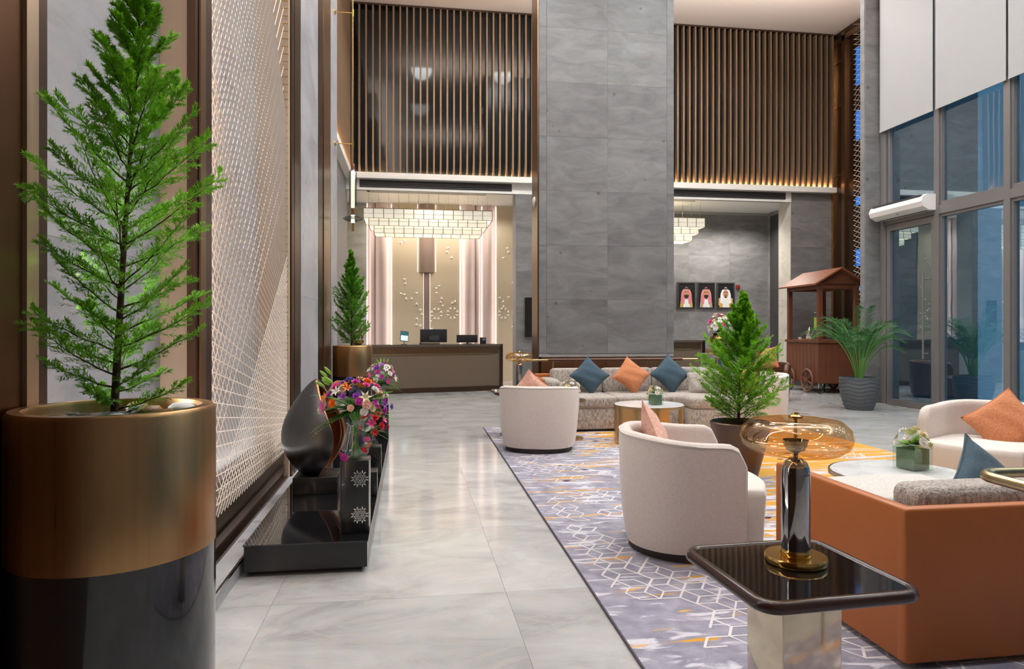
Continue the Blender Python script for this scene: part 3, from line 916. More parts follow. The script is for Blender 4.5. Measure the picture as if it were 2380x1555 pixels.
# chandeliers: three stepped tiers of glowing crystal plates hung on wires
def chandelier(label, cx, cy, n_front, n_side, z0):
    t = thing('chandelier', label, 'chandelier', (cx, cy, 0), 0, 'stepped crystal chandeliers')
    pw = .235
    m = MB(); m.box(-pw / 2 + .008, -.006, .008, pw / 2 - .008, .006, .227)
    for b_ in ((-pw / 2, 0, -pw / 2 + .008, .235), (pw / 2 - .008, 0, pw / 2, .235), (-pw / 2, 0, pw / 2, .008), (-pw / 2, .227, pw / 2, .235), (-pw / 2, .112, pw / 2, .118)):
        m.box(b_[0], -.008, b_[1], b_[2], .008, b_[3], 1)
    pme = m.mesh('crystal_plate', ['crystal', 'brass_dull'])
    for k, (ex, zz) in enumerate(((2, z0 + .32), (1, z0 + .16), (0, z0))):
        nf, ns = n_front + ex - 1, max(2, n_side + ex - 1)
        wx, wy = nf * pw / 2, ns * pw / 2
        for i in range(nf):
            x = -wx + pw * (i + .5)
            link('crystal_plate', pme, t, (x, -wy, zz)); link('crystal_plate', pme, t, (x, wy, zz))
        for i in range(ns):
            y = -wy + pw * (i + .5)
            link('crystal_plate', pme, t, (-wx, y, zz), (0, 0, PI / 2)); link('crystal_plate', pme, t, (wx, y, zz), (0, 0, PI / 2))
        fm = MB()
        for s_ in (-1, 1):
            fm.box(-wx, s_ * wy - .006, zz + .236, wx, s_ * wy + .006, zz + .246)
            fm.box(s_ * wx - .006, -wy, zz + .236, s_ * wx + .006, wy, zz + .246)
        fm.build('tier_frame', 'brass_pale', t)
    m = MB(); m.tube([(0, 0, z0 + .56), (0, 0, 4.72)], .004, 4); wme = m.mesh('wire', 'silver')
    nf = n_front + 1
    for i in range(nf):
        for s_ in (-1, 1):
            link('wire', wme, t, (-nf * pw / 2 + pw * (i + .5), s_ * (n_side + 1) * pw / 2 * .98, 0))
    box_obj('ceiling_plate', (-n_front * pw / 2, -.25, 4.69, n_front * pw / 2, .25, 4.718), 'plastic_white', t)
    return t


chandelier('long glowing crystal chandelier over the reception desk', .42, 17.0, 12, 4, 3.70)
chandelier('glowing crystal chandelier partly hidden by the stone column', 5.85, 17.0, 12, 4, 3.66)
t = thing('ceiling_camera', 'small dark dome camera under the white recess ceiling', 'camera', (-.98, 16.2, 4.72))
m = MB(); m.lathe([(.06, 0), (.06, -.06)], 16); m.build('mount', 'plastic_white', t, 50)
m = MB(); m.lathe([(.0, -.13), (.04, -.115), (.055, -.08), (.055, -.06)], 16, cap=False); m.build('dome', 'plastic_black', t, 60)

# framed portraits on the right-hand recess wall
POR = (
    ('framed portrait of a man in a red-and-white headscarf, nearest the column', 'scarf_red', True, 'robe_gold'),
    ('framed portrait of a bearded man in a red headscarf, middle of the three', 'scarf_red', True, 'robe_tan'),
    ('framed portrait of a man in a white headscarf and gold robe', 'scarf_white', False, 'robe_gold'))
M['scarf_red'] = plain('scarf_red_white', (.62, .22, .24), .8, var=.35, vscale=90)
M['scarf_white'] = plain('scarf_white', (.80, .80, .80), .8)
M['robe_gold'] = plain('robe_gold', (.62, .38, .10), .7, var=.2)
M['robe_tan'] = plain('robe_tan', (.50, .36, .22), .7, var=.2)
M['skin'] = plain('portrait_skin', (.50, .24, .13), .6)
M['beard'] = plain('portrait_beard', (.025, .016, .012), .6)
M['print_black'] = plain('portrait_black', (.008, .008, .010), .4)


def ell(cx, cz, rx, rz, n=18):
    return [(cx + rx * math.cos(2 * PI * k / n), cz + rz * math.sin(2 * PI * k / n)) for k in range(n)]


for k, (lab, scarf, beard, robe) in enumerate(POR):
    t = thing('framed_portrait', lab, 'portrait', (7.66 + .585 * k, YR - .018, 1.98), 0, 'three framed portraits')
    fm = MB()
    for b in ((-.27, -.03, 0, .27, 0, .035), (-.27, -.03, .705, .27, 0, .74), (-.27, -.03, .035, -.235, 0, .705), (.235, -.03, .035, .27, 0, .705)):
        fm.box(*b)
    fm.build('frame', 'dark_grey', t)
    pr_ = box_obj('print', (-.236, -.016, .034, .236, -.004, .706), 'print_black', t)
    y = -.0165
    def flat(nm, poly, mt, dy):
        m = MB(); m.slab(poly, y - dy - .0006, y - dy); return m.build(nm, mt, pr_)
    flat('robe', [(-.19, .036), (.19, .036), (.17, .20), (.06, .30), (-.06, .30), (-.17, .20)], robe, .0)
    if not beard:
        flat('robe', [(-.22, .10), (-.12, .036), (.12, .036), (.22, .10), (.21, .30), (-.21, .30)], robe, .0006)
    flat('shirt', [(-.10, .036), (.12, .036), (.05, .26), (-.05, .26)], 'scarf_white', .001)
    flat('headscarf', [(-.17, .17), (-.06, .12), (-.05, .26), (.05, .26), (.07, .12), (.17, .17), (.15, .42), (.10, .55), (0, .61), (-.10, .55), (-.15, .42)], scarf, .002)
    flat('head_cord', [(-.105, .525), (-.05, .545), (.05, .545), (.105, .525), (.10, .565), (0, .59), (-.10, .565)], 'beard', .003)
    flat('face', ell(0, .42, .082, .115), 'skin', .004)
    if beard:
        flat('beard', [(-.078, .40), (-.05, .375), (0, .385), (.05, .375), (.078, .40), (.06, .32), (0, .275), (-.06, .32)], 'beard', .005)
    else:
        flat('beard', [(-.035, .345), (.035, .345), (.03, .315), (0, .30), (-.03, .315)], 'beard', .005)
    flat('brow', [(-.06, .455), (-.01, .455), (-.01, .468), (-.06, .472)], 'beard', .005)
    flat('brow', [(.01, .455), (.06, .455), (.06, .472), (.01, .468)], 'beard', .005)
    flat('moustache', [(-.04, .375), (.04, .375), (.03, .39), (-.03, .39)], 'beard', .0056)

# brass wall lamp with a glowing tube
wl = thing('wall_lamp', 'tall brass wall lamp with glowing glass tube and smoked disc', 'wall lamp', (-.785, 9.55, 0))
m = MB(); m.tube([(0, 0, 3.62), (0, 0, 6.9)], .007, 8); m.build('rod', 'brass', wl, 50)
for z in (3.93, 5.72):
    m = MB(); m.tube([(-.247, 0, z), (0, 0, z)], .006, 8); m.build('bracket_arm', 'brass_polish', wl, 50)
    m = MB(); m.tube([(-.247, 0, z), (-.225, 0, z)], .035, 16); m.build('wall_rose', 'brass_polish', wl, 50)
    m = MB(); m.tube([(0, 0, z - .05), (0, 0, z + .05)], .013, 10); m.build('clamp', 'brass_polish', wl, 50)
m = MB(); m.lathe([(.025, 3.56), (.03, 3.60), (.025, 3.66)], 16); m.build('collar', 'copper', wl, 50)
m = MB(); m.lathe([(.03, 3.58), (.052, 3.54), (.052, 3.10), (.03, 3.05)], 24, cap=False); m.build('glass_sleeve', 'glass_smoke', wl, 50)
m = MB(); m.lathe([(.026, 3.06), (.026, 3.56)], 16); m.build('light_tube', 'bulb', wl, 60)
m = MB(); m.lathe([(.022, 2.96), (.022, 3.05)], 16); m.build('collar', 'copper', wl, 60)
m = MB(); m.lathe([(.024, 2.85), (.024, 2.96)], 16); m.build('light_tube', 'bulb', wl, 60)
m = MB(); m.lathe([(.026, 2.90), (.10, 2.93), (.135, 2.91), (.10, 2.885), (.026, 2.895)], 28, cap=False); m.build('smoked_disc', 'glass_smoke', wl, 60)
m = MB(); m.lathe([(.022, 2.74), (.022, 2.85)], 16); m.build('end_cap', 'brass', wl, 60)


# ================================================================== PLANTS
def tri_needle(m, p, d, l, w, up):
    s_ = d.cross(up)
    if s_.length < 1e-4: s_ = d.orthogonal()
    s_.normalize()
    e = p + d * l
    m.v += [tuple(p - s_ * w), tuple(p + s_ * w), tuple(e)]
    k = len(m.v)
    m.f.append((k - 3, k - 2, k - 1)); m.mi.append(0)


def conifer(parent, height, base, rmax, nb, seed, prof, lean=(0, 0), ntw=22, nn=20, nl=.02, rise=(.35, .8), mat='needle', wood=.012, tw=.34):
    """feathery cypress: trunk, ascending boughs, each a flat spray of twigs set with short needles"""
    rg = random.Random(seed)
    mt, mw = MB(), MB()
    tr = []
    for i in range(13):
        t = i / 12
        tr.append(Vector((lean[0] * t + .012 * math.sin(3 * t + seed), lean[1] * t + .012 * math.cos(4 * t), base + height * t)))
    mw.tube(tr, [wood * (1 - .92 * i / 12) for i in range(13)], 7)
    trunk_o = mw.build('trunk', 'bark', parent, 60)

    def at(t):
        f = min(11.999, max(0, t * 12)); i = int(f)
        return tr[i].lerp(tr[i + 1], f - i)
    mb = MB()
    for b in range(nb):
        t = .04 + .95 * ((b + rg.random()) / nb)
        az = b * 2.39996 + rg.uniform(-.3, .3)
        L_ = rmax * prof(t) * rg.uniform(.72, 1.12)
        el = rise[0] + (rise[1] - rise[0]) * t + rg.uniform(-.12, .12)
        hd = Vector((math.cos(az), math.sin(az), 0))
        p0 = at(t)
        pts = []
        for i in range(9):
            s_ = i / 8
            e = el + .35 * s_ * s_
            q = p0 + hd * (L_ * s_ * math.cos(el)) + Vector((0, 0, L_ * (s_ * math.sin(el) + .16 * s_ * s_)))
            pts.append(q + Vector((rg.uniform(-1, 1), rg.uniform(-1, 1), rg.uniform(-1, 1))) * (.015 * L_))
        mb.tube(pts, [wood * .26 * (1 - .85 * i / 8) for i in range(9)], 4, cap=False)
        side = Vector((-hd.y, hd.x, 0))
        roll = rg.uniform(-.6, .6)
        nrm = (Vector((0, 0, 1)) * math.cos(roll) + side * math.sin(roll))
        for k in range(ntw):
            s_ = .10 + .9 * (k + rg.random() * .6) / ntw
            f = s_ * 7.999; i = min(7, int(f))
            p = pts[i].lerp(pts[i + 1], f - i)
            ax = (pts[i + 1] - pts[i]).normalized()
            sd = ax.cross(nrm).normalized() * (1 if k % 2 else -1)
            d = (ax * .80 + sd * rg.uniform(.35, .75) + nrm * rg.uniform(-.35, .45)).normalized()
            tl = tw * L_ * (1.05 - .75 * s_) * rg.uniform(.6, 1.2) + .8 * nl
            def spray(p_, d_, l_, cnt):
                o1 = d_.orthogonal().normalized(); o2 = d_.cross(o1)
                for q in range(cnt):
                    u = q / cnt
                    a = rg.uniform(0, 2 * PI)
                    dd = (d_ * .85 + (o1 * math.cos(a) + o2 * math.sin(a)) * .5).normalized()
                    tri_needle(mt, p_ + d_ * (l_ * u), dd, nl * rg.uniform(.7, 1.3) * (1.1 - .4 * u), nl * .13, nrm)
            spray(p, d, tl, nn)
            sx = d.cross(nrm).normalized()
            for q in range(6):
                u = .15 + .75 * q / 6
                d2 = (d * .9 + sx * (.55 if q % 2 else -.55) + nrm * rg.uniform(-.3, .35)).normalized()
                spray(p + d * (tl * u), d2, tl * .45 * (1.1 - u), max(4, nn // 2))
    mb.build('boughs', 'bark', parent, 60)
    o = mt.build('foliage', mat, parent)
    o['kind'] = 'stuff'
    return o


def round_planter(t, r, h, split, stones):
    m = MB(); m.lathe([(r * .96, 0), (r * .985, .03), (r, split)], 56); m.build('black_base', 'planter_black', t, 40)
    m = MB(); m.lathe([(r, split), (r, h - .012), (r - .008, h), (r - .035, h), (r - .04, h - .012), (r - .04, h - .10)], 56, cap=False); m.build('bronze_drum', 'planter_bronze', t, 40)
    m = MB(); m.lathe([(.001, h - .035), (r - .04, h - .035)], 40, cap=False); m.build('soil', 'soil', t)
    rg = random.Random(stones)
    for k in range(stones):
        a = rg.uniform(0, 2 * PI); q = rg.uniform(.35, .82) * r
        s_ = rg.uniform(.022, .042)
        m = MB()
        m.lathe([(.01 * s_, 0), (.8 * s_, .12 * s_), (s_, .45 * s_), (.75 * s_, .85 * s_), (.01 * s_, 1.02 * s_)], 10, cap=False)
        o = m.build('pebble', ('pebble_brown', 'pebble_white', 'pebble_grey')[k % 3], t, 180, (q * math.cos(a), q * math.sin(a), h - .036), (rg.uniform(-.2, .2), rg.uniform(-.2, .2), a))
        o.scale = (1.3, .9, .8)


PX, PY, PR, PH = -.795, 2.0, .250, 1.19
t = thing('potted_cypress', 'large feathery cypress in a bronze and black drum planter at left foreground', 'potted tree', (PX, PY, 0))
round_planter(t, PR, PH, .81, 13)
conifer(t, 1.30, PH - .07, .315, 92, 11, lambda u: (.66 + .55 * u if u < .42 else max(.07, .89 * (1 - (u - .42) / .585) ** .9)) * (1.0 if u > .1 else .8), (.055, .02), 26, 13, .0125, (.20, .95), 'needle', .0115)
t = thing('potted_cypress', 'smaller upright cypress in a bronze and black planter beside the reception desk', 'potted tree', (-.745, 9.02, 0))
round_planter(t, PR, PH, .80, 6)
conifer(t, 1.28, PH - .07, .35, 86, 5, lambda u: .8 + .3 * u if u < .35 else max(.07, .9 * (1 - (u - .35) / .66)), (-.03, 0), 20, 10, .022, (.6, 1.1), 'needle_dark', .014)
t = thing('potted_cypress', 'bushy bright green cypress in a tapered dark pot between the armchairs', 'potted tree', (3.02, 5.95, CZ))
m = MB(); m.lathe([(.13, 0), (.15, .01), (.20, .20), (.25, .40), (.272, .52), (.26, .53), (.25, .50), (.24, .46), (.001, .46)], 44); m.build('tapered_pot', 'bronze_dark', t, 50)
conifer(t, 1.24, .46, .50, 96, 23, lambda u: (.85 + .35 * u if u < .28 else max(.07, .95 * (1 - (u - .28) / .73))), (.02, 0), 26, 12, .022, (.35, 1.05), 'needle', .016, .40)

t = thing('potted_palm', 'areca palm in a grey rippled pot beside the glass door', 'potted palm', (7.74, 10.9, 0))
prof = []
for i in range(41):
    z = .56 * i / 40
    r = .22 + .10 * math.sin(min(1, z / .45) * PI / 2)
    prof.append((r, z))
m = MB(); n = 64
vs, fs = [], []
for i, (r, z) in enumerate(prof):
    for k in range(n):
        a = 2 * PI * k / n
        rr = r + .007 * math.sin(z * 95 + 1.6 * math.sin(a * 5)) * (1 if .03 < z < .52 else 0)
        vs.append((rr * math.cos(a), rr * math.sin(a), z))
for i in range(40):
    for k in range(n):
        fs.append((i * n + k, i * n + (k + 1) % n, (i + 1) * n + (k + 1) % n, (i + 1) * n + k))
fs.append(tuple(range(n - 1, -1, -1)))
m.add(vs, fs)
m.lathe([(.32, .56), (.30, .565), (.29, .50), (.001, .50)], 64, cap=False)
m.build('rippled_pot', 'pot_grey', t, 60)
rg = random.Random(4)
for k in range(24):
    az = k * 2.4 + rg.uniform(-.2, .2)
    L_ = rg.uniform(1.1, 1.95)
    spread = rg.uniform(.15, .62)
    hd = Vector((math.cos(az), math.sin(az), 0))
    sd = Vector((-hd.y, hd.x, 0))
    pts = []
    for i in range(13):
        s_ = i / 12
        pts.append(Vector((0, 0, .50)) + hd * (.05 + L_ * spread * (s_ ** 1.5)) + Vector((0, 0, L_ * (s_ - (.30 + .45 * spread) * s_ ** 3))))
    mf = MB()
    mf.tube(pts, [.010 * (1 - .8 * i / 12) for i in range(13)], 5, cap=False, mi=1)
    for i in range(46):
        s_ = .30 + .70 * i / 46
        f = s_ * 11.999; j = min(11, int(f)); p = pts[j].lerp(pts[j + 1], f - j)
        ax = (pts[j + 1] - pts[j]).normalized()
        ll = .27 * math.sin(PI * min(1, .15 + .8 * (s_ - .3) / .7)) + .05
        for q in (-1, 1):
            d = (ax * .75 + sd * q * .75 + Vector((0, 0, .22 + rg.uniform(-.1, .1)))).normalized()
            mid = p + d * ll * .5
            e = p + d * ll + Vector((0, 0, -.18 * ll))
            wv = ax * .0055
            mf.v += [tuple(p), tuple(mid - wv), tuple(e), tuple(mid + wv)]
            n_ = len(mf.v); mf.f.append((n_ - 4, n_ - 3, n_ - 2, n_ - 1)); mf.mi.append(0)
    mf.build('frond', ['palm', 'stem'], t)

# flowers
for nm_, c in (('f_red', (.62, .012, .03)), ('f_pink', (.80, .12, .35)), ('f_purple', (.34, .07, .48)), ('f_violet', (.30, .20, .62)), ('f_orange', (.86, .22, .02)), ('f_peach', (.86, .52, .40)), ('f_white', (.86, .80, .74)), ('f_cream', (.84, .72, .48)), ('f_magenta', (.62, .06, .40))):
    M[nm_] = plain(nm_, c, .6, var=.2, vscale=25)
FC = {}


def flower_mesh(kind, mat):
    if (kind, mat) in FC: return FC[(kind, mat)]
    m = MB(); rg = random.Random(hash(kind) % 97 if False else len(kind))
    if kind == 'bloom':                         # rose / carnation: nested cupped petals
        for ring, (n, r, z, cup) in enumerate(((5, 1.0, .15, .45), (5, .78, .3, .75), (4, .5, .45, 1.0), (3, .28, .6, 1.2))):
            for k in range(n):
                a = 2 * PI * k / n + ring * .6
                d = Vector((math.cos(a), math.sin(a), 0)); s_ = Vector((-d.y, d.x, 0)); w = r * 1.9 / n * 1.6
                p = [Vector((0, 0, z * .3)) - s_ * w * .3, Vector((0, 0, z * .3)) + s_ * w * .3,
                     d * r * .8 + s_ * w * .8 + Vector((0, 0, z + cup * r * .35)), d * r + Vector((0, 0, z + cup * r * .6 + .05)), d * r * .8 - s_ * w * .8 + Vector((0, 0, z + cup * r * .35))]
                m.add(p, [(0, 1, 2, 3, 4)])
        m.lathe([(.01, -.1), (.25, .0), (.35, .3), (.2, .7), (.01, .8)], 7, cap=False)
    elif kind == 'lily':
        for k in range(6):
            a = 2 * PI * k / 6
            d = Vector((math.cos(a), math.sin(a), 0)); s_ = Vector((-d.y, d.x, 0))
            m.add([Vector((0, 0, 0)), d * .5 + s_ * .24 + Vector((0, 0, .55)), d * 1.25 + Vector((0, 0, .62)), d * .5 - s_ * .24 + Vector((0, 0, .55))], [(0, 1, 2, 3)])
    else:                                       # closed bud
        m.lathe([(.02, -.6), (.22, -.3), (.32, .2), (.24, .8), (.02, 1.25)], 8, cap=False)
    FC[(kind, mat)] = m.mesh('flower', mat, 180 if kind == 'bud' else None)
    return FC[(kind, mat)]


def fern_part(parent, c, n, L_, seed, up=.35, mat='fern', name='greenery'):
    rg = random.Random(seed); m = MB()
    for k in range(n):
        az = k * 2.4 + rg.uniform(-.3, .3); el = rg.uniform(up - .45, up + .5)
        ax = Vector((math.cos(az) * math.cos(el), math.sin(az) * math.cos(el), math.sin(el)))
        sd = Vector((-math.sin(az), math.cos(az), 0))
        l_ = L_ * rg.uniform(.6, 1.1)
        for i in range(16):
            s_ = .12 + .88 * i / 16
            p = Vector(c) + ax * l_ * s_ - Vector((0, 0, .25 * l_ * s_ * s_))
            ll = .30 * l_ * (1.05 - s_) + .008
            for q in (-1, 1):
                d = (ax * .6 + sd * q).normalized()
                tri_needle(m, p, d, ll, ll * .16, Vector((0, 0, 1)))
    o = m.build(name, mat, parent); o['kind'] = 'stuff'
    return o


def bouquet(parent, c, rx, rz, n, size, palette, seed, kinds=('bloom', 'bloom', 'lily'), front=None):
    rg = random.Random(seed)
    for k in range(n):
        u = (k + .5) / n
        ph = math.acos(1 - u * 1.05); az = k * 2.39996 + rg.uniform(-.2, .2)
        d = Vector((math.sin(ph) * math.cos(az), math.sin(ph) * math.sin(az), math.cos(ph)))
        p = Vector(c) + Vector((d.x * rx, d.y * rx, d.z * rz)) * rg.uniform(.86, 1.06)
        q = d.to_track_quat('Z', 'Y').to_euler()
        s_ = size * rg.uniform(.75, 1.2)
        o = link('flower', flower_mesh(rg.choice(kinds), rg.choice(palette)), parent, p, q, (s_, s_, s_))


fern_part(DESK_FLOWERS, (0, 0, .14), 14, .20, 41, .5)
bouquet(DESK_FLOWERS, (0, 0, .14), .15, .28, 26, .05, ['f_pink', 'f_white', 'f_peach', 'f_purple', 'f_white'], 43, ('bloom', 'lily'))

# ================================================================== LEFT DISPLAY PLATFORM, SCULPTURE, FLOWERS
pf = thing('display_platform', 'long low black mirror-topped platform along the left wall', 'platform', (-.585, 6.1, 0))
box_obj('skirt', (-.345, -2.08, .03, .335, 1.95, .175), 'black_steel', pf)
box_obj('plinth', (-.31, -2.03, 0, .30, 1.90, .03), 'plinth', pf)
box_obj('mirror_top', (-.35, -2.085, .175, .34, 1.955, .182), 'black_mirror', pf)
bk = link('sculpture_block', rbox_mesh('sculpture_block', .32, .34, .125, .004, 'black_steel', 2), None, (-.70, 5.36, .182))
tag(bk, 'square black block under the black sculpture', 'block')

sc = thing('sculpture', 'black teardrop shell sculpture with copper brown rim on a black block', 'sculpture', (-.735, 5.36, .307), R(-40))
NS, NT = 40, 44
vs, fs, mi = [], [], []
# hood-like shell: pointed top, full belly; its mouth faces right and back
def shell_pt(u, a, k=1.0):
    z = .71 * u
    r = .305 * (math.sin(PI * min(1, (u * .93 + .07))) ** .72) * (1.12 - .42 * u) * k
    ox = -.06 * u + .03
    return Vector((ox + r * math.cos(a) * 1.0, r * math.sin(a) * .78 + .05 * u, z))


a0, a1 = R(100), R(322)
so, si = [], []
for i in range(NS + 1):
    u = .0 + 1.0 * i / NS
    cut = (1 - u) ** 1.0
    b0 = R(92) - R(28) * math.sin(PI * u)
    b1 = R(92) + R(268) - R(40) + R(34) * math.sin(PI * u) * (1 - u)
    for k in range(NT + 1):
        a = b0 + (b1 - b0) * k / NT
        so.append(shell_pt(u, a)); si.append(shell_pt(u, a, .80) + Vector((.0, 0, 0)))
m = MB()
W_ = NT + 1
m.add(so, [(i * W_ + k, i * W_ + k + 1, (i + 1) * W_ + k + 1, (i + 1) * W_ + k) for i in range(NS) for k in range(NT)])
m.build('outer_shell', 'sculpt_black', sc, 70)
m = MB()
m.add(si, [(i * W_ + k, (i + 1) * W_ + k, (i + 1) * W_ + k + 1, i * W_ + k + 1) for i in range(NS) for k in range(NT)])
m.build('inner_shell', 'copper', sc, 70)
m = MB()
for k in (0, NT):
    vs = []
    for i in range(NS + 1):
        vs += [so[i * W_ + k], si[i * W_ + k]]
    m.add(vs, [(2 * i, 2 * i + 1, 2 * i + 3, 2 * i + 2) for i in range(NS)])
    m.tube([(so[i * W_ + k] + si[i * W_ + k]) / 2 for i in range(1, NS)], .014, 8)
m.build('rim', 'copper', sc, 70)


def petal_rosette(cx, cz, r, y0, m):
    """flower-of-life: flat lens shaped petals"""
    for hx, hz in [(0, 0)] + [(math.cos(R(60 * k)), math.sin(R(60 * k))) for k in range(6)]:
        for k in range(6):
            a = R(60 * k + 30)
            d = Vector((math.cos(a), math.sin(a))); s_ = Vector((-d.y, d.x))
            c = Vector((cx + hx * r, cz + hz * r))
            q = [c + d * r * .10, c + d * r * .5 + s_ * r * .13, c + d * r * .9, c + d * r * .5 - s_ * r * .13]
            n = len(m.v)
            m.v += [(p.x, y0, p.y) for p in q]
            m.f.append((n, n + 1, n + 2, n + 3)); m.mi.append(0)


def flower_box(label, y, z1, light):
    t = thing('perforated_stand', label, 'flower stand', (-.33, y, .182), 0, 'perforated black flower stands')
    h = z1 - .182
    link('box', rbox_mesh('box', .165, .165, h, .004, 'black_steel', 1), t)
    m = MB()
    nz = max(1, int(h / .2))
    for k in range(nz):
        petal_rosette(.028, h * (k + .5) / nz, .030, -.0845, m)
    o = m.build('rosette', 'silver', t); o['kind'] = 'stuff'  # silver petals stand in for light showing through the cut-outs
    m = MB()
    for k in range(nz):
        petal_rosette(.0, h * (k + .5) / nz, .030, 0, m)
    o = m.build('rosette', 'silver', t, None, (.0845, 0, 0), (0, 0, PI / 2)); o['kind'] = 'stuff'
    for x in (-.0835, .0835):
        box_obj('edge_strip', (x - .003, -.086, 0, x + .003, -.080, h), 'silver' if x > 0 else 'dark_grey', t)
    return t


flower_box('tall black perforated stand at the near end of the platform', 4.25, .615, True)
flower_box('low black perforated stand holding red and pink flowers', 5.85, .42, True)
flower_box('black perforated stand at the far end of the platform', 7.75, .56, True)
flower_box('short black perforated stand between the flower stands', 5.15, .36, False)


def glass_vase(t, h, r, water=.7):
    prof = [(r * .62, 0), (r * .95, h * .12), (r, h * .30), (r * .72, h * .60), (r * .58, h * .78), (r * .70, h * .93), (r * .92, h)]
    m = MB(); m.lathe(prof, 28, cap=False); m.lathe([(.001, .003), (r * .62, .003)], 28, cap=False); m.build('vase', 'glass_clear', t, 60)
    m = MB()
    rg = random.Random(int(h * 1000))
    for k in range(16):
        a = k * 2.4; q = r * .55 * rg.random() ** .5
        m.tube([(q * math.cos(a), q * math.sin(a), .01), (-q * .5 * math.cos(a), -q * .5 * math.sin(a), h * .7), (r * .5 * math.cos(a), r * .5 * math.sin(a), h * 1.15)], .004, 5, cap=False)
    m.build('stems', 'stem', t, 60)


t = thing('flower_vase', 'big mixed bouquet in a glass vase on the near stand', 'flower arrangement', (-.335, 4.25, .615))
glass_vase(t, .25, .085)
fern_part(t, (0, 0, .30), 34, .31, 1, .15)
bouquet(t, (0, 0, .30), .20, .17, 62, .030, ['f_purple', 'f_magenta', 'f_white', 'f_white', 'f_violet', 'f_peach', 'f_magenta', 'f_pink', 'f_orange', 'f_cream'], 2)
rg = random.Random(9)
for k in range(7):
    a = PI + rg.uniform(-.9, 1.2)
    d = Vector((math.cos(a) * .8, math.sin(a) * .5, rg.uniform(.4, 1.0))).normalized()
    link('bud', flower_mesh('bud', 'leaf_light'), t, Vector((0, 0, .34)) + d * rg.uniform(.2, .27), d.to_track_quat('Z', 'Y').to_euler(), (.032, .032, .036))
for k, (x, y, z, c) in enumerate(((-.06, -.07, .012, 'f_magenta'), (-.085, -.03, .02, 'f_pink'), (.05, -.06, .05, 'f_red'), (.07, -.03, .11, 'f_pink'), (.085, -.01, .17, 'f_white'), (.09, -.04, .075, 'f_peach'))):
    link('flower', flower_mesh('bloom', c), t, (x, y, z), (.9, .3, k), (.026, .026, .026))
t = thing('flower_vase', 'red and pink flower arrangement on the low stand', 'flower arrangement', (-.33, 5.85, .42))
glass_vase(t, .10, .06)
fern_part(t, (0, 0, .12), 16, .17, 3, .1)
bouquet(t, (0, 0, .12), .12, .22, 26, .036, ['f_red', 'f_red', 'f_pink', 'f_magenta', 'f_white', 'f_red', 'f_pink'], 5, ('bloom', 'bloom', 'bloom', 'lily'))
t = thing('flower_vase', 'pink and white lily bouquet at the far end of the platform', 'flower arrangement', (-.33, 7.75, .56))
glass_vase(t, .22, .07)
fern_part(t, (0, 0, .24), 30, .30, 7, .12)
bouquet(t, (0, 0, .26), .17, .20, 34, .036, ['f_pink', 'f_white', 'f_magenta', 'f_white', 'f_purple', 'f_peach'], 8, ('bloom', 'lily', 'lily'))
rg = random.Random(19)
for k in range(5):
    d = Vector((rg.uniform(-.5, .7), rg.uniform(-.5, .3), 1)).normalized()
    link('bud', flower_mesh('bud', 'leaf_light'), t, Vector((0, 0, .26)) + d * .22, d.to_track_quat('Z', 'Y').to_euler(), (.030, .030, .034))

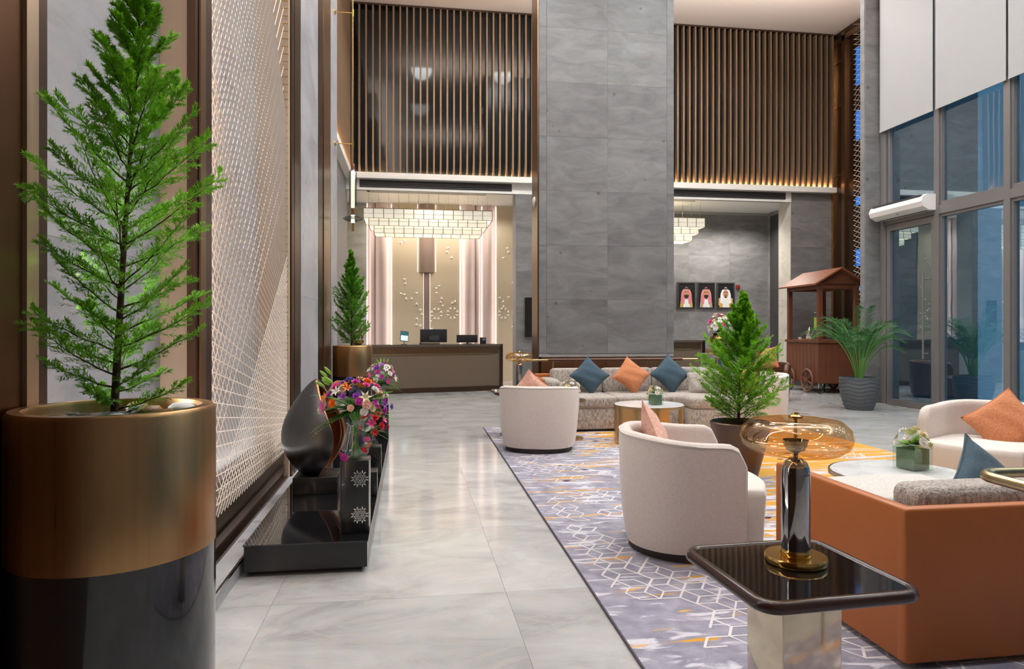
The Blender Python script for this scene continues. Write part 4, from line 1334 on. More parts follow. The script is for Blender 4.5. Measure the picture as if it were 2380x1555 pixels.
# ================================================================== CARPET
def carpet_mat():
    m, nt, b = new_mat('carpet_wool')
    N, L = nt.nodes, nt.links
    tc = N.new('ShaderNodeTexCoord')
    def noise(scale, st, detail=4, dist=0):
        mp = N.new('ShaderNodeMapping'); mp.inputs['Scale'].default_value = st
        n = N.new('ShaderNodeTexNoise'); n.inputs['Scale'].default_value = scale; n.inputs['Detail'].default_value = detail; n.inputs['Distortion'].default_value = dist
        L.new(tc.outputs['Object'], mp.inputs['Vector']); L.new(mp.outputs['Vector'], n.inputs['Vector'])
        return n
    base = ramp(N, [(.30, (.23, .22, .29)), (.70, (.42, .405, .49))])
    L.new(noise(9, (1, 1, 1), 8).outputs['Fac'], base.inputs['Fac'])
    # fine yarn grain
    grain = noise(240, (1, 1, 1), 2)
    # pale streaks, growing towards the middle of the carpet
    sep = N.new('ShaderNodeSeparateXYZ'); L.new(tc.outputs['Object'], sep.inputs[0])
    def grad(out, a, b_):
        r = N.new('ShaderNodeMapRange'); r.inputs['From Min'].default_value = a; r.inputs['From Max'].default_value = b_
        L.new(out, r.inputs['Value']); return r
    gx = grad(sep.outputs['X'], .15, 2.8)
    gy = grad(sep.outputs['Y'], 1.2, 4.0)
    gm = N.new('ShaderNodeMath'); gm.operation = 'MULTIPLY'
    L.new(gx.outputs[0], gm.inputs[0]); L.new(gy.outputs[0], gm.inputs[1])
    def mask(n, lo, gain, bias_scale):
        a = N.new('ShaderNodeMath'); a.operation = 'MULTIPLY_ADD'; a.inputs[1].default_value = bias_scale
        L.new(gm.outputs[0], a.inputs[0]); L.new(n.outputs['Fac'], a.inputs[2])
        r = N.new('ShaderNodeMapRange'); r.inputs['From Min'].default_value = lo; r.inputs['From Max'].default_value = lo + gain
        L.new(a.outputs[0], r.inputs['Value']); return r
    def mix(fac, a, col):
        x = N.new('ShaderNodeMix'); x.data_type = 'RGBA'; x.inputs['B'].default_value = (*col, 1)
        L.new(fac, x.inputs['Factor']); L.new(a, x.inputs['A']); return x.outputs['Result']
    c = base.outputs['Color']
    c = mix(mask(noise(5, (.6, 2.6, 1), 6, .6), .57, .06, .14).outputs[0], c, (.70, .68, .74))
    c = mix(mask(noise(3.1, (.55, 3.2, 1), 5, .9), .63, .05, .12).outputs[0], c, (.74, .42, .12))
    c = mix(mask(noise(2.3, (.45, 3.6, 1), 5, .7), .64, .04, .19).outputs[0], c, (.74, .35, .02))
    mg = N.new('ShaderNodeMix'); mg.data_type = 'RGBA'; mg.blend_type = 'MULTIPLY'; mg.inputs['Factor'].default_value = .55
    gr = ramp(N, [(.3, (.62, .62, .62)), (.65, (1, 1, 1))])
    L.new(grain.outputs['Fac'], gr.inputs['Fac'])
    L.new(c, mg.inputs['A']); L.new(gr.outputs['Color'], mg.inputs['B'])
    L.new(mg.outputs['Result'], b.inputs['Base Color'])
    b.inputs['Roughness'].default_value = 1.0
    b.inputs['Sheen Weight'].default_value = .2
    bp = N.new('ShaderNodeBump'); bp.inputs['Strength'].default_value = .4; bp.inputs['Distance'].default_value = .004
    L.new(grain.outputs['Fac'], bp.inputs['Height']); L.new(bp.outputs['Normal'], b.inputs['Normal'])
    return m


M['carpet'] = carpet_mat()
M['yarn_white'] = plain('yarn_white', (.72, .68, .68), 1.0, var=.12, vscale=120)
M['yarn_dark'] = plain('yarn_dark', (.06, .02, .045), 1.0)
M['yarn_edge'] = plain('yarn_edge', (.10, .085, .10), 1.0)
CX, CY = .93, 1.0
cp = thing('carpet', 'large lavender grey carpet with white star lattice and yellow streaks', 'carpet', (CX, CY, 0), R(-.6))
CW, CL = 4.38, 8.6
box_obj('pile', (0, 0, .0005, CW, CL, .014), 'carpet', cp)
m = MB(); m.box(-.008, 0, .0, 0, CL, .013); m.box(0, CL, 0, CW, CL + .008, .013); m.build('binding', 'yarn_edge', cp)
m = MB()
rg = random.Random(21)


def yarn(a, b, w):
    a, b = Vector(a), Vector(b)
    d = (b - a)
    if not all(.01 < q.x < CW - .01 and .01 < q.y < CL - .01 for q in (a, b)): return
    key = frozenset(((round(a.x, 3), round(a.y, 3)), (round(b.x, 3), round(b.y, 3))))
    if key in seen_yarn: return
    seen_yarn.add(key)
    s_ = Vector((-d.y, d.x)).normalized() * w
    n = len(m.v); zz = .0146 + .00002 * (len(seen_yarn) % 40)
    m.v += [(a.x - s_.x, a.y - s_.y, zz), (a.x + s_.x, a.y + s_.y, zz), (b.x + s_.x, b.y + s_.y, zz), (b.x - s_.x, b.y - s_.y, zz)]
    m.f.append((n, n + 3, n + 2, n + 1)); m.mi.append(0)


LS = .105
B1, B2 = Vector((LS, 0)), Vector((LS * .5, LS * .866))
def lat(i, j): return B1 * i + B2 * j
done = set()
seen_yarn = set()
for cl_ in range(72):
    if cl_ < 34:
        cx, cy = rg.uniform(.1, 1.0), rg.uniform(.9, 8.3)
    else:
        cx, cy = rg.uniform(.05, 4.2), rg.uniform(.8, 8.4)
    i0 = round((cx - cy / math.sqrt(3)) / LS); j0 = round(cy * 2 / math.sqrt(3) / LS)
    i0 -= (i0 - j0) % 3
    for di, dj in [(0, 0)] + rg.sample([(1, 1), (-1, 2), (-2, 1), (-1, -1), (1, -2), (2, -1)], rg.randint(1, 4)):
        c = (i0 + di, j0 + dj)
        if c in done or rg.random() < .12: continue
        done.add(c)
        P = lat(*c)
        dirs = [Vector((math.cos(R(60 * k)), math.sin(R(60 * k)))) * LS for k in range(6)]
        drop = rg.sample(range(6), rg.choice((0, 1, 2, 3)))
        for k in range(6):
            if k in drop: continue
            a, b_ = dirs[k], dirs[(k + 1) % 6]
            w = .0052 * rg.uniform(.8, 1.3)
            yarn(P, P + a, w); yarn(P + a, P + a + b_, w); yarn(P + b_, P + a + b_, w)
for k in range(90):
    x, y = rg.uniform(.05, 4.2), rg.uniform(.8, 8.3); a = R(rg.choice((0, 60, 120)) + 0); l_ = rg.uniform(.08, .3)
    yarn((x, y), (x + l_ * math.cos(a), y + l_ * math.sin(a)), .007)
o = m.build('star_lattice', 'yarn_white', cp); o['kind'] = 'stuff'
m2 = MB(); s_ = .028
m2.prism([(-s_ * 1.5, 0), (0, -s_ * .8), (s_ * 1.5, 0), (0, s_ * .8)], 0, .0022); lz = m2.mesh('dark_lozenge', 'yarn_dark')
for x, y in [(.62, 3.05), (.70, 5.55), (.42, 5.1), (1.02, 4.35), (1.1, 5.2)] + [(rg.uniform(1.2, 4.2), rg.uniform(3.6, 8.3)) for _ in range(60)]:
    link('dark_lozenge', lz, cp, (x, y, .0142), (0, 0, rg.uniform(-.3, .3)))




# ================================================================== ARMCHAIRS
def armchair_meshes(fab, fab_in):
    a, yb, yf, rc, th = .45, .43, -.27, .37, .085
    path = [(-a, yf + (yb - rc - yf) * i / 8) for i in range(8)]
    path += arc(-a + rc, yb - rc, rc, 180, 90, 12)[:-1]
    path += [(-a + rc + (2 * a - 2 * rc) * i / 4, yb) for i in range(4)]
    path += arc(a - rc, yb - rc, rc, 90, 0, 12)
    path += [(a, yb - rc + (yf - yb + rc) * i / 8) for i in range(1, 9)]
    n = len(path)
    nrm = []
    for i in range(n):
        p, q = Vector(path[max(0, i - 1)]), Vector(path[min(n - 1, i + 1)])
        d = (q - p).normalized()
        nrm.append(Vector((-d.y, d.x)))
    acc = [0]
    for i in range(1, n): acc.append(acc[-1] + (Vector(path[i]) - Vector(path[i - 1])).length)
    T = acc[-1]
    rows, prof_n = [], 0
    for i in range(n):
        s_ = min(acc[i], T - acc[i])
        back = max(0, min(1, (s_ - .18) / .55)); back = back * back * (3 - 2 * back)
        h = .712 + .036 * back
        re = .11
        if s_ < re: h -= re * (1 - math.sqrt(max(0, 1 - ((re - s_) / re) ** 2)))
        P = Vector(path[i]); N_ = nrm[i]
        pr = [(-.045, .055), (-.022, .20), (-.008, .40), (0, h - .05), (-.004, h - .018), (-.022, h), (-th + .022, h), (-th + .004, h - .018), (-th, h - .05), (-th, .36)]
        rows.append([(P.x + N_.x * o_, P.y + N_.y * o_, z) for o_, z in pr])
    pn = len(rows[0])
    m = MB()
    vs = [v for r in rows for v in r]
    fs = [(i * pn + k, i * pn + k + 1, (i + 1) * pn + k + 1, (i + 1) * pn + k) for i in range(n - 1) for k in range(pn - 1)]
    fs += [tuple(range(pn - 1, -1, -1)), tuple((n - 1) * pn + k for k in range(pn))]
    m.add(vs, fs)
    shell = m.mesh('shell', fab, 50)
    # welt around the rim and down the arm fronts
    m = MB()
    pts = [rows[0][0], rows[0][2], rows[0][3]] + [r[4] for r in rows] + [rows[-1][3], rows[-1][2], rows[-1][0]]
    m.tube(pts, .005, 6)
    welt = m.mesh('welt', fab_in, 60)
    # seat: bowed front, full to the plinth
    poly = [(-a + th, yb - .16), (-a + th, -.30)] + [(-.355 + .71 * i / 10, -.40 - .075 * math.sin(PI * i / 10)) for i in range(11)] + [(a - th, -.30), (a - th, yb - .16)]
    m = MB()
    k = len(poly)
    def sc(q, z): return [((x) * q, (y) * q, z) for x, y in poly]
    lay = [sc(.955, .06), sc(.985, .30), sc(1.0, .39), sc(.985, .425), sc(.94, .44)]
    m.add([p for l_ in lay for p in l_], [(r * k + i, r * k + (i + 1) % k, (r + 1) * k + (i + 1) % k, (r + 1) * k + i) for r in range(4) for i in range(k)] + [tuple(range(k - 1, -1, -1)), tuple(4 * k + i for i in range(k))])
    seat = m.mesh('seat', fab_in, 50)
    m = MB()
    m.prism([(x * .96, y * .93) for x, y in arc(0, 0, .40, 0, 360, 40)[:-1]], 0, .06)
    plinth = m.mesh('plinth', 'plinth')
    return shell, welt, seat, plinth


CHM = armchair_meshes('cream', 'cream_pale')
CHL = armchair_meshes('leather_dark', 'leather_dark')


def armchair(label, x, y, rz, z=CZ, meshes=CHM, group='tub armchairs around the lounge'):
    t = thing('armchair', label, 'armchair', (x, y, z), R(rz), group)
    for nm_, me in zip(('shell', 'welt', 'seat', 'plinth'), meshes):
        link(nm_, me, t)
    return t


armchair('cream tub armchair nearest the lamp table, its back to the left', 1.76, 4.19, 76)
armchair('cream tub armchair seen from behind in front of the far sofa', 1.47, 7.80, 163)
armchair('cream tub armchair by the right edge holding an orange cushion', 4.84, 5.12, -62)
armchair('cream tub armchair half hidden behind the bushy cypress', 4.94, 9.3, -78, CZ)
armchair('dark brown leather armchair beside the drinks cart', 7.0, 12.7, -40, 0, CHL, None)


def cushion_mesh(name, w, h, t_, mat, n=18):
    m = MB()
    for sgn in (1, -1):
        vs = []
        for i in range(n + 1):
            for j in range(n + 1):
                u, v = -1 + 2 * i / n, -1 + 2 * j / n
                x = w / 2 * u * (1 - .10 * (1 - v * v) * abs(u) ** 3)
                y = h / 2 * v * (1 - .10 * (1 - u * u) * abs(v) ** 3)
                z = sgn * t_ / 2 * (max(0, 1 - abs(u) ** 2.6) * max(0, 1 - abs(v) ** 2.6)) ** .62
                z += .006 * math.sin(9 * u + 4 * v) * (1 - u * u) * (1 - v * v)
                vs.append((x, y, z))
        q = n + 1
        fs = [(i * q + j, (i + 1) * q + j, (i + 1) * q + j + 1, i * q + j + 1) if sgn > 0 else (i * q + j, i * q + j + 1, (i + 1) * q + j + 1, (i + 1) * q + j) for i in range(n) for j in range(n)]
        m.add(vs, fs)
    return m.mesh(name, mat, 180)


def cushion(label, mat, loc, rot, s_=.46, th=.17):
    """rot = tilt from lying flat, spin in its own plane, heading"""
    t = thing('cushion', label, 'cushion', loc, 0)
    tilt, spin, head = rot
    t.rotation_euler = (Matrix.Rotation(head, 3, 'Z') @ Matrix.Rotation(tilt, 3, 'X') @ Matrix.Rotation(spin, 3, 'Z')).to_euler()
    me = cushion_mesh('cover', s_, s_, th, mat)
    link('cover', me, t)
    m = MB(); q = s_ / 2
    pts = []
    for k in range(4):
        for i in range(8):
            u = -1 + 2 * i / 8
            if k == 0: x, y = u, -1
            elif k == 1: x, y = 1, u
            elif k == 2: x, y = -u, 1
            else: x, y = -1, -u
            pts.append((q * x * (1 - .10 * (1 - y * y) * abs(x) ** 3), q * y * (1 - .10 * (1 - x * x) * abs(y) ** 3), 0))
    m.tube(pts, .005, 5, closed=True)
    m.build('piping', mat, t, 60)
    return t


# ================================================================== SOFAS
def seat_block(parent, name, loc, size, mat, r=.03, puff=.015, rz=0.0, rx=0.0):
    return link(name, rbox_mesh(name, size[0], size[1], size[2], r, mat, 3, puff), parent, loc, (rx, 0, rz))


sf = thing('sofa', 'grey tweed sofa with cognac leather shell in front of the stone column', 'sofa', (3.15, 9.42, CZ))
link('base', rbox_mesh('base', 2.36, .86, .29, .02, 'tweed'), sf, (0, -.03, .03))
box_obj('plinth', (-1.1, -.38, 0, 1.1, .36, .03), 'plinth', sf)
for k in range(3):
    seat_block(sf, 'seat_cushion', (-.76 + .76 * k, -.10, .315), (.755, .76, .155), 'tweed', .04, .012)
    seat_block(sf, 'back_cushion', (-.765 + .755 * k, .30, .44), (.75, .20, .375), 'tweed', .05, .0, 0, R(-8))
link('leather_back', rbox_mesh('leather_back', 2.64, .055, .70, .02, 'leather'), sf, (-.03, .485, .03))
link('leather_side', rbox_mesh('leather_side', .055, .66, .66, .02, 'leather'), sf, (-1.34, .18, .03))
link('arm_cushion', rbox_mesh('arm_cushion', .20, .62, .30, .05, 'tweed', 3, .01), sf, (-1.20, .10, .38))
# right end turns towards the viewer
link('corner_base', rbox_mesh('corner_base', .62, .95, .29, .03, 'tweed'), sf, (.92, -.34, .03), (0, 0, R(-10)))
seat_block(sf, 'corner_seat', (.90, -.36, .315), (.60, .93, .155), 'tweed', .05, .012, R(-10))
seat_block(sf, 'corner_back', (1.13, .02, .44), (.22, .74, .37), 'tweed', .06, .01, R(-10))
link('leather_side', rbox_mesh('leather_side', .055, .80, .66, .02, 'leather'), sf, (1.272, .12, .03))

rl = thing('brass_rail', 'straight rail wrapped in brown leather with brass ends behind the far sofa', 'rail', (3.08, 10.28, 0))
m = MB(); m.tube([(-1.34, 0, .925), (1.42, 0, .925)], .016, 12); m.build('tube', 'brass_pale', rl, 60)
m = MB(); m.tube([(-1.0, 0, .925), (1.16, 0, .925)], .024, 12); m.build('leather_wrap', 'leather_dark', rl, 60)
for x in (-.92, 1.05):
    m = MB(); m.tube([(x, 0, 0), (x, 0, .925)], .013, 10); m.build('post', 'brass_pale', rl, 60)
    m = MB(); m.lathe([(.06, 0), (.06, .012), (.02, .02)], 16, c=(x, 0, 0)); m.build('post_foot', 'brass_pale', rl, 60)

cushion('dark blue cushion on its corner at the left of the far sofa', 'cushion_blue', (2.52, 9.47, .735), (R(68), R(45), 0), .42)
cushion('orange cushion standing on its corner at the middle of the far sofa', 'cushion_orange', (3.12, 9.42, .735), (R(66), R(50), 0), .42)
cushion('dark blue cushion on its corner at the right of the far sofa', 'cushion_blue', (3.72, 9.46, .745), (R(70), R(45), 0), .44)
cushion('grey tweed cushion lying at the right end of the far sofa', 'tweed', (4.08, 9.22, .64), (R(62), R(12), R(-40)), .38, .14)
cushion('pink pleated cushion poking above the nearest cream armchair', 'cushion_pink', (1.64, 4.40, .645), (R(70), R(42), R(76)), .42, .15)
cushion('pink cushion on the armchair in front of the far sofa', 'cushion_pink', (1.42, 8.02, .66), (R(80), R(40), R(160)), .38, .14)
cushion('orange cushion in the armchair by the right edge', 'cushion_orange', (5.02, 5.16, .60), (R(66), R(42), R(-50)), .45, .15)
cushion('orange cushion on the armchair behind the bushy cypress', 'cushion_orange', (4.92, 9.42, .66), (R(72), R(36), R(-70)), .40, .14)
cushion('orange cushion on the dark leather armchair', 'cushion_orange', (6.98, 12.66, .82), (R(75), R(10), R(-40)), .42, .14)

# near sofa, its leather back to the viewer
ns = thing('sofa', 'cognac leather backed sofa at the right foreground with tweed cushions', 'sofa', (3.2, 3.02, CZ))
link('leather_back', rbox_mesh('leather_back', 2.44, .06, .635, .018, 'leather', 4), ns, (.0, -.49, .02))
link('leather_side', rbox_mesh('leather_side', .06, 1.00, .634, .016, 'leather', 4), ns, (-1.189, -.018, .02))
link('leather_side', rbox_mesh('leather_side', .06, 1.00, .634, .016, 'leather', 4), ns, (1.189, -.018, .02))
box_obj('plinth', (-1.14, -.44, 0, 1.14, .44, .03), 'plinth', ns)
link('base', rbox_mesh('base', 2.30, .94, .26, .02, 'tweed'), ns, (0, .0, .03))
for k in range(3):
    seat_block(ns, 'seat_cushion', (-.76 + .76 * k, .10, .29), (.755, .78, .14), 'tweed_pale', .04, .012)
    seat_block(ns, 'back_cushion', (-.72 + .74 * k, -.345, .41), (.735, .19, .30), 'tweed', .045, .006)
ac = link('arm_cushion', rbox_mesh('arm_cushion', .62, .50, .15, .03, 'tweed_pale', 3, .02), ns, (-.70, .16, .43))
m = MB(); m.tube([(x - .0, y, .135) for x, y in rrect(.626, .506, .035, 4)], .007, 6, closed=True); m.build('piping', 'piping', ac, 60)
link('arm_pad', rbox_mesh('arm_pad', .13, .78, .20, .04, 'tweed_pale', 3, .01), ns, (-1.09, .08, .40))
cushion('dark blue cushion leaning on the near sofa', 'cushion_blue', (2.86, 3.02, .60), (R(60), R(36), R(18)), .42, .15)

rl = thing('brass_rail', 'bent brass rail with a brown grip behind the near sofa', 'rail', (2.0, 2.2, CZ))
cr = [(0.02, -1.0, .86), (0.02, -.10, .86)] + [(.02 + .08 - .08 * math.cos(R(a)), -.08 + .08 * math.sin(R(a)) + .0, .86) for a in (15, 35, 55, 75, 90)] + [(2.3, .0, .86)]
m = MB(); m.tube(cr, .019, 14); m.build('tube', 'brass_pale', rl, 70)
m = MB(); m.tube([(.38, .0, .86), (2.1, .0, .86)], .027, 14); m.build('leather_wrap', 'leather_dark', rl, 70)
for x, y in ((.02, -.95), (2.25, 0)):
    m = MB(); m.tube([(x, y, 0), (x, y, .86)], .016, 12); m.build('post', 'brass_pale', rl, 70)


# ================================================================== TABLES AND LAMPS
def side_table(label, x, y, rz, h=.60, z=CZ):
    t = thing('side_table', label, 'side table', (x, y, z), R(rz), 'black topped side tables')
    h -= z
    W = .56
    m = MB()
    lay = [(.0, -.040), (.012, -.034), (.018, -.022), (.012, -.008), (.004, .0), (-.012, .0), (-.016, -.006)]
    k = None; vs = []
    for o_, z_ in lay:
        r_ = rrect(W + 2 * o_ - .03, W + 2 * o_ - .03, .06 + o_, 6); k = len(r_)
        vs += [(px, py, h + z_) for px, py in r_]
    fs = [(r * k + i, r * k + (i + 1) % k, (r + 1) * k + (i + 1) % k, (r + 1) * k + i) for r in range(len(lay) - 1) for i in range(k)] + [tuple(range(k - 1, -1, -1))]
    m.add(vs, fs); m.build('top_edge', 'table_edge', t, 60)
    m = MB(); m.prism(rrect(W - .05, W - .05, .05, 6), h - .010, h - .004); m.build('glass_top', 'table_black', t)
    link('pedestal', rbox_mesh('pedestal', .215, .215, h - .055, .006, 'mirror_bronze', 2), t, (0, 0, .015))
    box_obj('foot_plate', (-.16, -.16, 0, .16, .16, .015), 'bronze_dark', t)
    return t


def table_lamp(label, x, y, z):
    t = thing('table_lamp', label, 'table lamp', (x, y, z), 0, 'amber glass table lamps')
    m = MB(); m.lathe([(.0, 0), (.100, 0), (.103, .004), (.103, .020), (.100, .024), (.0, .024)], 48, cap=False); m.build('base', 'brass_polish', t, 40)
    m = MB(); m.lathe([(.050, .024), (.052, .030), (.052, .040), (.050, .044)], 40); m.build('collar', 'brass_polish', t, 40)
    m = MB(); m.lathe([(.047, .044), (.048, .06), (.048, .30), (.045, .325), (.036, .345), (.020, .356), (.001, .36)], 48, cap=False); m.build('stem', 'chrome', t, 60)
    m = MB(); m.lathe([(.008, .355), (.008, .375), (.030, .385), (.040, .405), (.042, .42)], 24, cap=False); m.build('bulb_cup', 'chrome', t, 60)
    m = MB(); m.lathe([(.006, .40), (.006, .505)], 12); m.build('rod', 'brass_polish', t, 60)
    m = MB(); m.lathe([(.02, .366), (.09, .368), (.145, .378), (.176, .400), (.184, .430), (.176, .462), (.150, .486), (.10, .494), (.02, .495)], 56, cap=False); m.build('shade', 'amber', t, 60)
    m = MB(); m.lathe([(.012, .494), (.024, .496), (.024, .503), (.014, .506), (.012, .514), (.0, .515)], 16, cap=False); m.build('finial', 'brass_polish', t, 60)
    return t


side_table('black topped side table with mirrored pedestal in the right foreground', 1.275, 2.14, 3)
table_lamp('amber glass table lamp with chrome stem on the near side table', 1.315, 2.19, .5975)
side_table('side table half hidden behind the armchair near the far sofa', 1.33, 8.80, 0)
table_lamp('amber glass lamp on the table left of the far sofa', 1.42, 8.92, .5975)
side_table('side table at the right end of the far sofa', 4.78, 10.12, 0, .62, 0)
table_lamp('amber glass lamp glimpsed behind the bushy cypress', 4.76, 10.10, .6175)


def coffee_table(label, x, y, rz, h, r=.43):
    t = thing('coffee_table', label, 'coffee table', (x, y, CZ), R(rz), 'round marble coffee tables')
    h -= CZ
    m = MB(); m.lathe([(.0, h - .022), (r - .012, h - .022), (r - .012, h - .004), (r - .016, h), (.0, h)], 64, cap=False); m.build('marble_top', 'marble_top', t, 40)
    m = MB(); m.lathe([(r - .011, h - .03), (r, h - .03), (r, h - .002), (r - .011, h - .002)], 64, cap=False); m.build('rim', 'brass_pale', t, 40)
    outer = arc(0, 0, r - .01, 150, 285, 30); inner = arc(0, 0, r - .022, 285, 150, 30)
    m = MB(); m.prism(outer + inner, 0, h - .03); m.build('curved_wall', 'brass', t, 40)
    outer = arc(0, 0, r - .01, -8, 8, 4); inner = arc(0, 0, r - .022, 8, -8, 4)
    m = MB(); m.prism(outer + inner, 0, h - .03); m.build('blade_leg', 'brass', t, 40)
    return t


coffee_table('round marble coffee table with brass wall in front of the far sofa', 2.88, 8.02, 0, .485)
coffee_table('round white marble coffee table in front of the near sofa', 3.15, 4.02, 60, .47)


def cube_vase(label, x, y, z, w, seed, pal, green='leaf_light', n=11):
    t = thing('cube_vase', label, 'flower arrangement', (x, y, z), R(12))
    m = MB(); h = w * 1.05; q = w / 2
    m.add([(-q, -q, 0), (q, -q, 0), (q, q, 0), (-q, q, 0), (-q, -q, h), (q, -q, h), (q, q, h), (-q, q, h)], [(0, 3, 2, 1), (0, 1, 5, 4), (1, 2, 6, 5), (2, 3, 7, 6), (3, 0, 4, 7)])
    m.build('glass', 'glass_clear', t)
    box_obj('leaf_lining', (-q * .82, -q * .82, .006, q * .82, q * .82, h * .80), 'lining', t)
    fern_part(t, (0, 0, h * .9), 22, w * .95, seed, .55, green)
    bouquet(t, (0, 0, h * .9), w * .62, w * .62, n, w * .20, pal, seed, ('bloom',))
    return t


cube_vase('small square glass vase of cream roses on the coffee table by the far sofa', 2.93, 7.93, .486, .14, 4, ['f_cream', 'f_white', 'f_peach'], 'leaf_light', 10)
cube_vase('square glass vase of cream roses on the coffee table by the near sofa', 3.30, 4.10, .471, .165, 6, ['f_cream', 'f_white'], 'leaf_light', 12)
t = thing('cube_vase', 'white flowers glimpsed between the armchair and the blue cushion', 'flower arrangement', (1.98, 8.40, .0165), 0)
m = MB(); m.lathe([(.17, 0), (.17, .02), (.03, .04), (.03, .46), (.20, .48), (.20, .50)], 32); m.build('stand', 'brass', t, 50)
m = MB(); m.lathe([(.06, .50), (.07, .60), (.055, .62)], 20, cap=False); m.build('vase', 'glass_clear', t, 60)
bouquet(t, (0, 0, .60), .11, .13, 14, .04, ['f_white', 'f_white', 'f_cream'], 12, ('bloom',))
fern_part(t, (0, 0, .60), 12, .14, 5, .4, 'fern')

# ================================================================== RIGHT BACK: marble block, vase, cart
bl = thing('marble_block', 'grey marble block holding the gold vase right of the column', 'pedestal', (5.55, 11.75, 0))
link('block', rbox_mesh('block', .50, .46, .93, .006, 'wall', 2), bl, (0, 0, .03))
box_obj('plinth', (-.23, -.21, 0, .23, .21, .03), 'plinth', bl)
t = thing('flower_urn', 'golden brown urn of white and pink flowers on the marble block', 'flower arrangement', (5.55, 11.75, .96))
m = MB(); m.lathe([(.08, 0), (.09, .01), (.12, .08), (.165, .20), (.17, .26), (.12, .33), (.10, .345), (.125, .37)], 32, cap=False); m.lathe([(.001, .002), (.08, .002)], 32, cap=False); m.build('urn', 'vase_gold', t, 60)
fern_part(t, (0, 0, .38), 30, .26, 31, .5, 'fern')
bouquet(t, (0, 0, .42), .18, .27, 40, .048, ['f_white', 'f_white', 'f_cream', 'f_pink', 'f_peach', 'f_white'], 33, ('bloom', 'bloom', 'lily'))

ct = thing('drinks_cart', 'brown wooden drinks cart with gabled roof and spoked wheels', 'cart', (9.22, 14.30, 0), R(-4))
wx, wy = .46, .72
box_obj('body', (-wx, -wy, .22, wx, wy, 1.10), 'wood', ct)
pm = MB(); pm.box(-.005, -.075, 0, 0, .075, .84); pme = pm.mesh('body_board', 'wood')
for k in range(9):
    link('body_board', pme, ct, (-wx - .001, -wy + .085 + k * .16, .24))
pm = MB(); pm.box(-.072, -.005, 0, .072, 0, .84); pme = pm.mesh('body_board', 'wood')
for k in range(6):
    link('body_board', pme, ct, (-wx + .08 + k * .153, -wy - .001, .24))
box_obj('counter', (-wx - .03, -wy - .03, 1.10, wx + .03, wy + .03, 1.16), 'wood', ct)
for x in (-wx + .05, wx - .05):
    for y in (-wy + .05, wy - .05):
        box_obj('post', (x - .045, y - .045, 1.16, x + .045, y + .045, 2.36), 'wood', ct)
for y in (-wy + .05, wy - .05):
    box_obj('beam', (-wx, y - .04, 2.28, wx, y + .04, 2.38), 'wood', ct)
for x in (-wx + .05, wx - .05):
    box_obj('beam', (x - .04, -wy, 2.28, x + .04, wy, 2.38), 'wood', ct)
ry = wy + .12
for s_ in (-1, 1):
    m = MB()
    x0 = s_ * (wx + .14)
    v = [(x0, 2.35), (0, 2.70), (0, 2.735), (x0, 2.385)]
    if s_ > 0: v = v[::-1]
    m.slab(v, -ry, ry); m.build('roof_slope', 'wood_roof', ct)
for y in (-wy - .02, wy - .0):
    m = MB(); m.slab([(-wx, 2.38), (wx, 2.38), (0, 2.685)], y, y + .02); m.build('gable', 'wood', ct)


def wheel(parent, x, y, r):
    w = thing('wheel', None, None, (x, y, r), 0); w.parent = parent
    rim = [(0, r * .9 * math.cos(2 * PI * k / 32), r * .9 * math.sin(2 * PI * k / 32)) for k in range(32)]
    m = MB(); m.tube(rim, .028, 6, closed=True); m.build('rim', 'wood', w, 60)
    m = MB(); m.tube([(-.04, 0, 0), (.04, 0, 0)], .045, 14); m.build('hub', 'wood', w, 60)
    for k in range(6):
        a = PI * k / 3 + .3
        m = MB(); m.tube([(0, 0, 0), (0, r * .88 * math.cos(a), r * .88 * math.sin(a))], .018, 6); m.build('spoke', 'wood', w, 60)


for y in (-.36, .46):
    wheel(ct, -wx - .07, y, .27)
    wheel(ct, wx + .07, y, .27)
for x, y in ((-wx + .06, -wy + .08), (wx - .06, -wy + .08), (-wx + .06, wy - .08), (wx - .06, wy - .08)):
    m = MB(); m.tube([(x - .015, y, .06), (x + .015, y, .06)], .06, 14); o = m.build('caster', 'plastic_black', ct, 60)
    m = MB(); m.box(x - .02, y - .015, .06, x - .016, y + .015, .22); m.box(x + .016, y - .015, .06, x + .02, y + .015, .22); m.build('caster_fork', 'silver', ct)


def on_cart(u, v, z=1.16):
    c, s_ = math.cos(R(-4)), math.sin(R(-4))
    return (9.22 + u * c - v * s_, 14.30 + u * s_ + v * c, z)


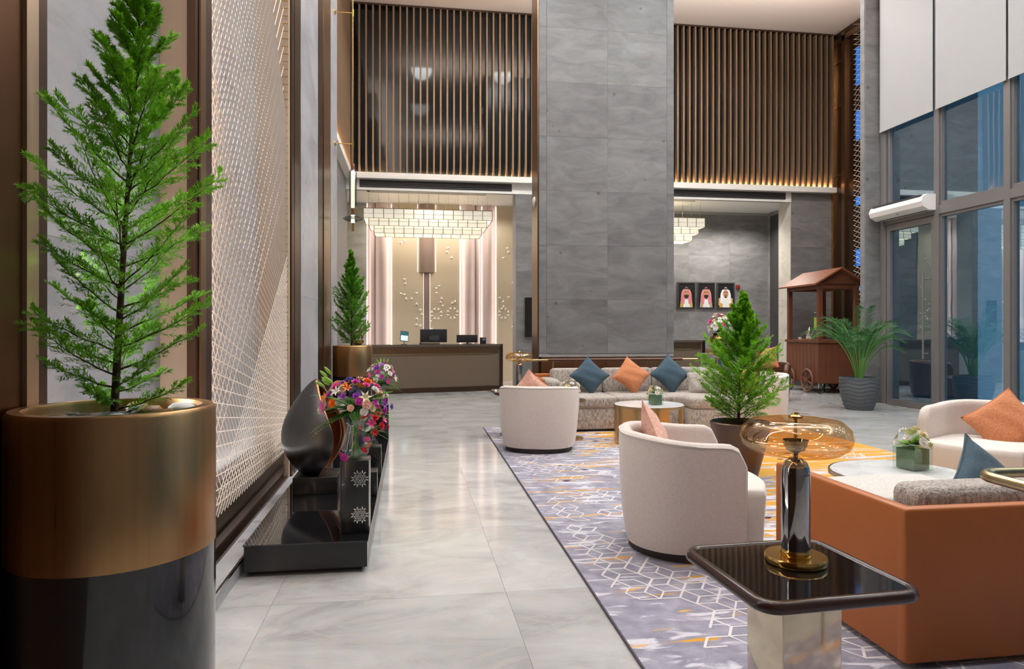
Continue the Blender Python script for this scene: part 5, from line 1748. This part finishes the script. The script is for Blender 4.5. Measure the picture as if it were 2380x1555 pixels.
t = thing('juice_dispenser', 'glass drink dispenser of green juice on the cart', 'dispenser', on_cart(-.20, -.22))
m = MB(); m.lathe([(.075, 0), (.075, .02), (.03, .04), (.03, .20), (.09, .22)], 24); m.build('stand', 'silver', t, 50)
m = MB(); m.lathe([(.0, .225), (.088, .225), (.088, .50), (.0, .50)], 24, cap=False); m.build('juice', 'juice', t, 50)
m = MB(); m.lathe([(.095, .22), (.095, .60)], 24, cap=False); m.build('jar', 'glass_clear', t, 50)
m = MB(); m.lathe([(.10, .60), (.10, .625), (.03, .64), (.02, .67), (.0, .675)], 24, cap=False); m.build('lid', 'silver', t, 50)
t = thing('coffee_pot', 'silver coffee pot with a curved spout on the cart', 'pot', on_cart(-.22, .12))
m = MB(); m.lathe([(.06, 0), (.075, .03), (.08, .08), (.04, .16), (.05, .20), (.02, .25), (.008, .29), (.0, .30)], 24, cap=False); m.build('body', 'silver', t, 60)
m = MB(); m.tube([(0, -.06, .10), (0, -.12, .15), (0, -.15, .22)], [.02, .014, .008], 8); m.build('spout', 'silver', t, 60)
m = MB(); m.tube([(0, .07, .08), (0, .12, .12), (0, .11, .18), (0, .05, .19)], .008, 8); m.build('handle', 'silver', t, 60)
o = link('serving_tray', rbox_mesh('serving_tray', .30, .42, .02, .008, 'wood_roof', 2), None, on_cart(-.24, -.02), (0, 0, R(-4)))
tag(o, 'flat wooden serving tray on the cart', 'tray')
for k, (u, v) in enumerate(((-.34, -.12), (-.32, .02), (-.35, .30), (-.30, .42))):
    t = thing('coffee_cup', ('small white cup at the near end of the cart tray', 'small white cup in the middle of the cart tray', 'small white cup beside the cart tray', 'small white cup at the far end of the cart counter')[k], 'cup', on_cart(u, v, 1.18 if k < 2 else 1.16))
    m = MB(); m.lathe([(.0, 0), (.02, 0), (.03, .02), (.036, .055), (.033, .055), (.027, .02), (.0, .008)], 16, cap=False); m.build('bowl', 'plastic_white', t, 60)
    m = MB(); m.tube([(.034, 0, .045), (.05, 0, .035), (.034, 0, .018)], .004, 6); m.build('handle', 'plastic_white', t, 60)
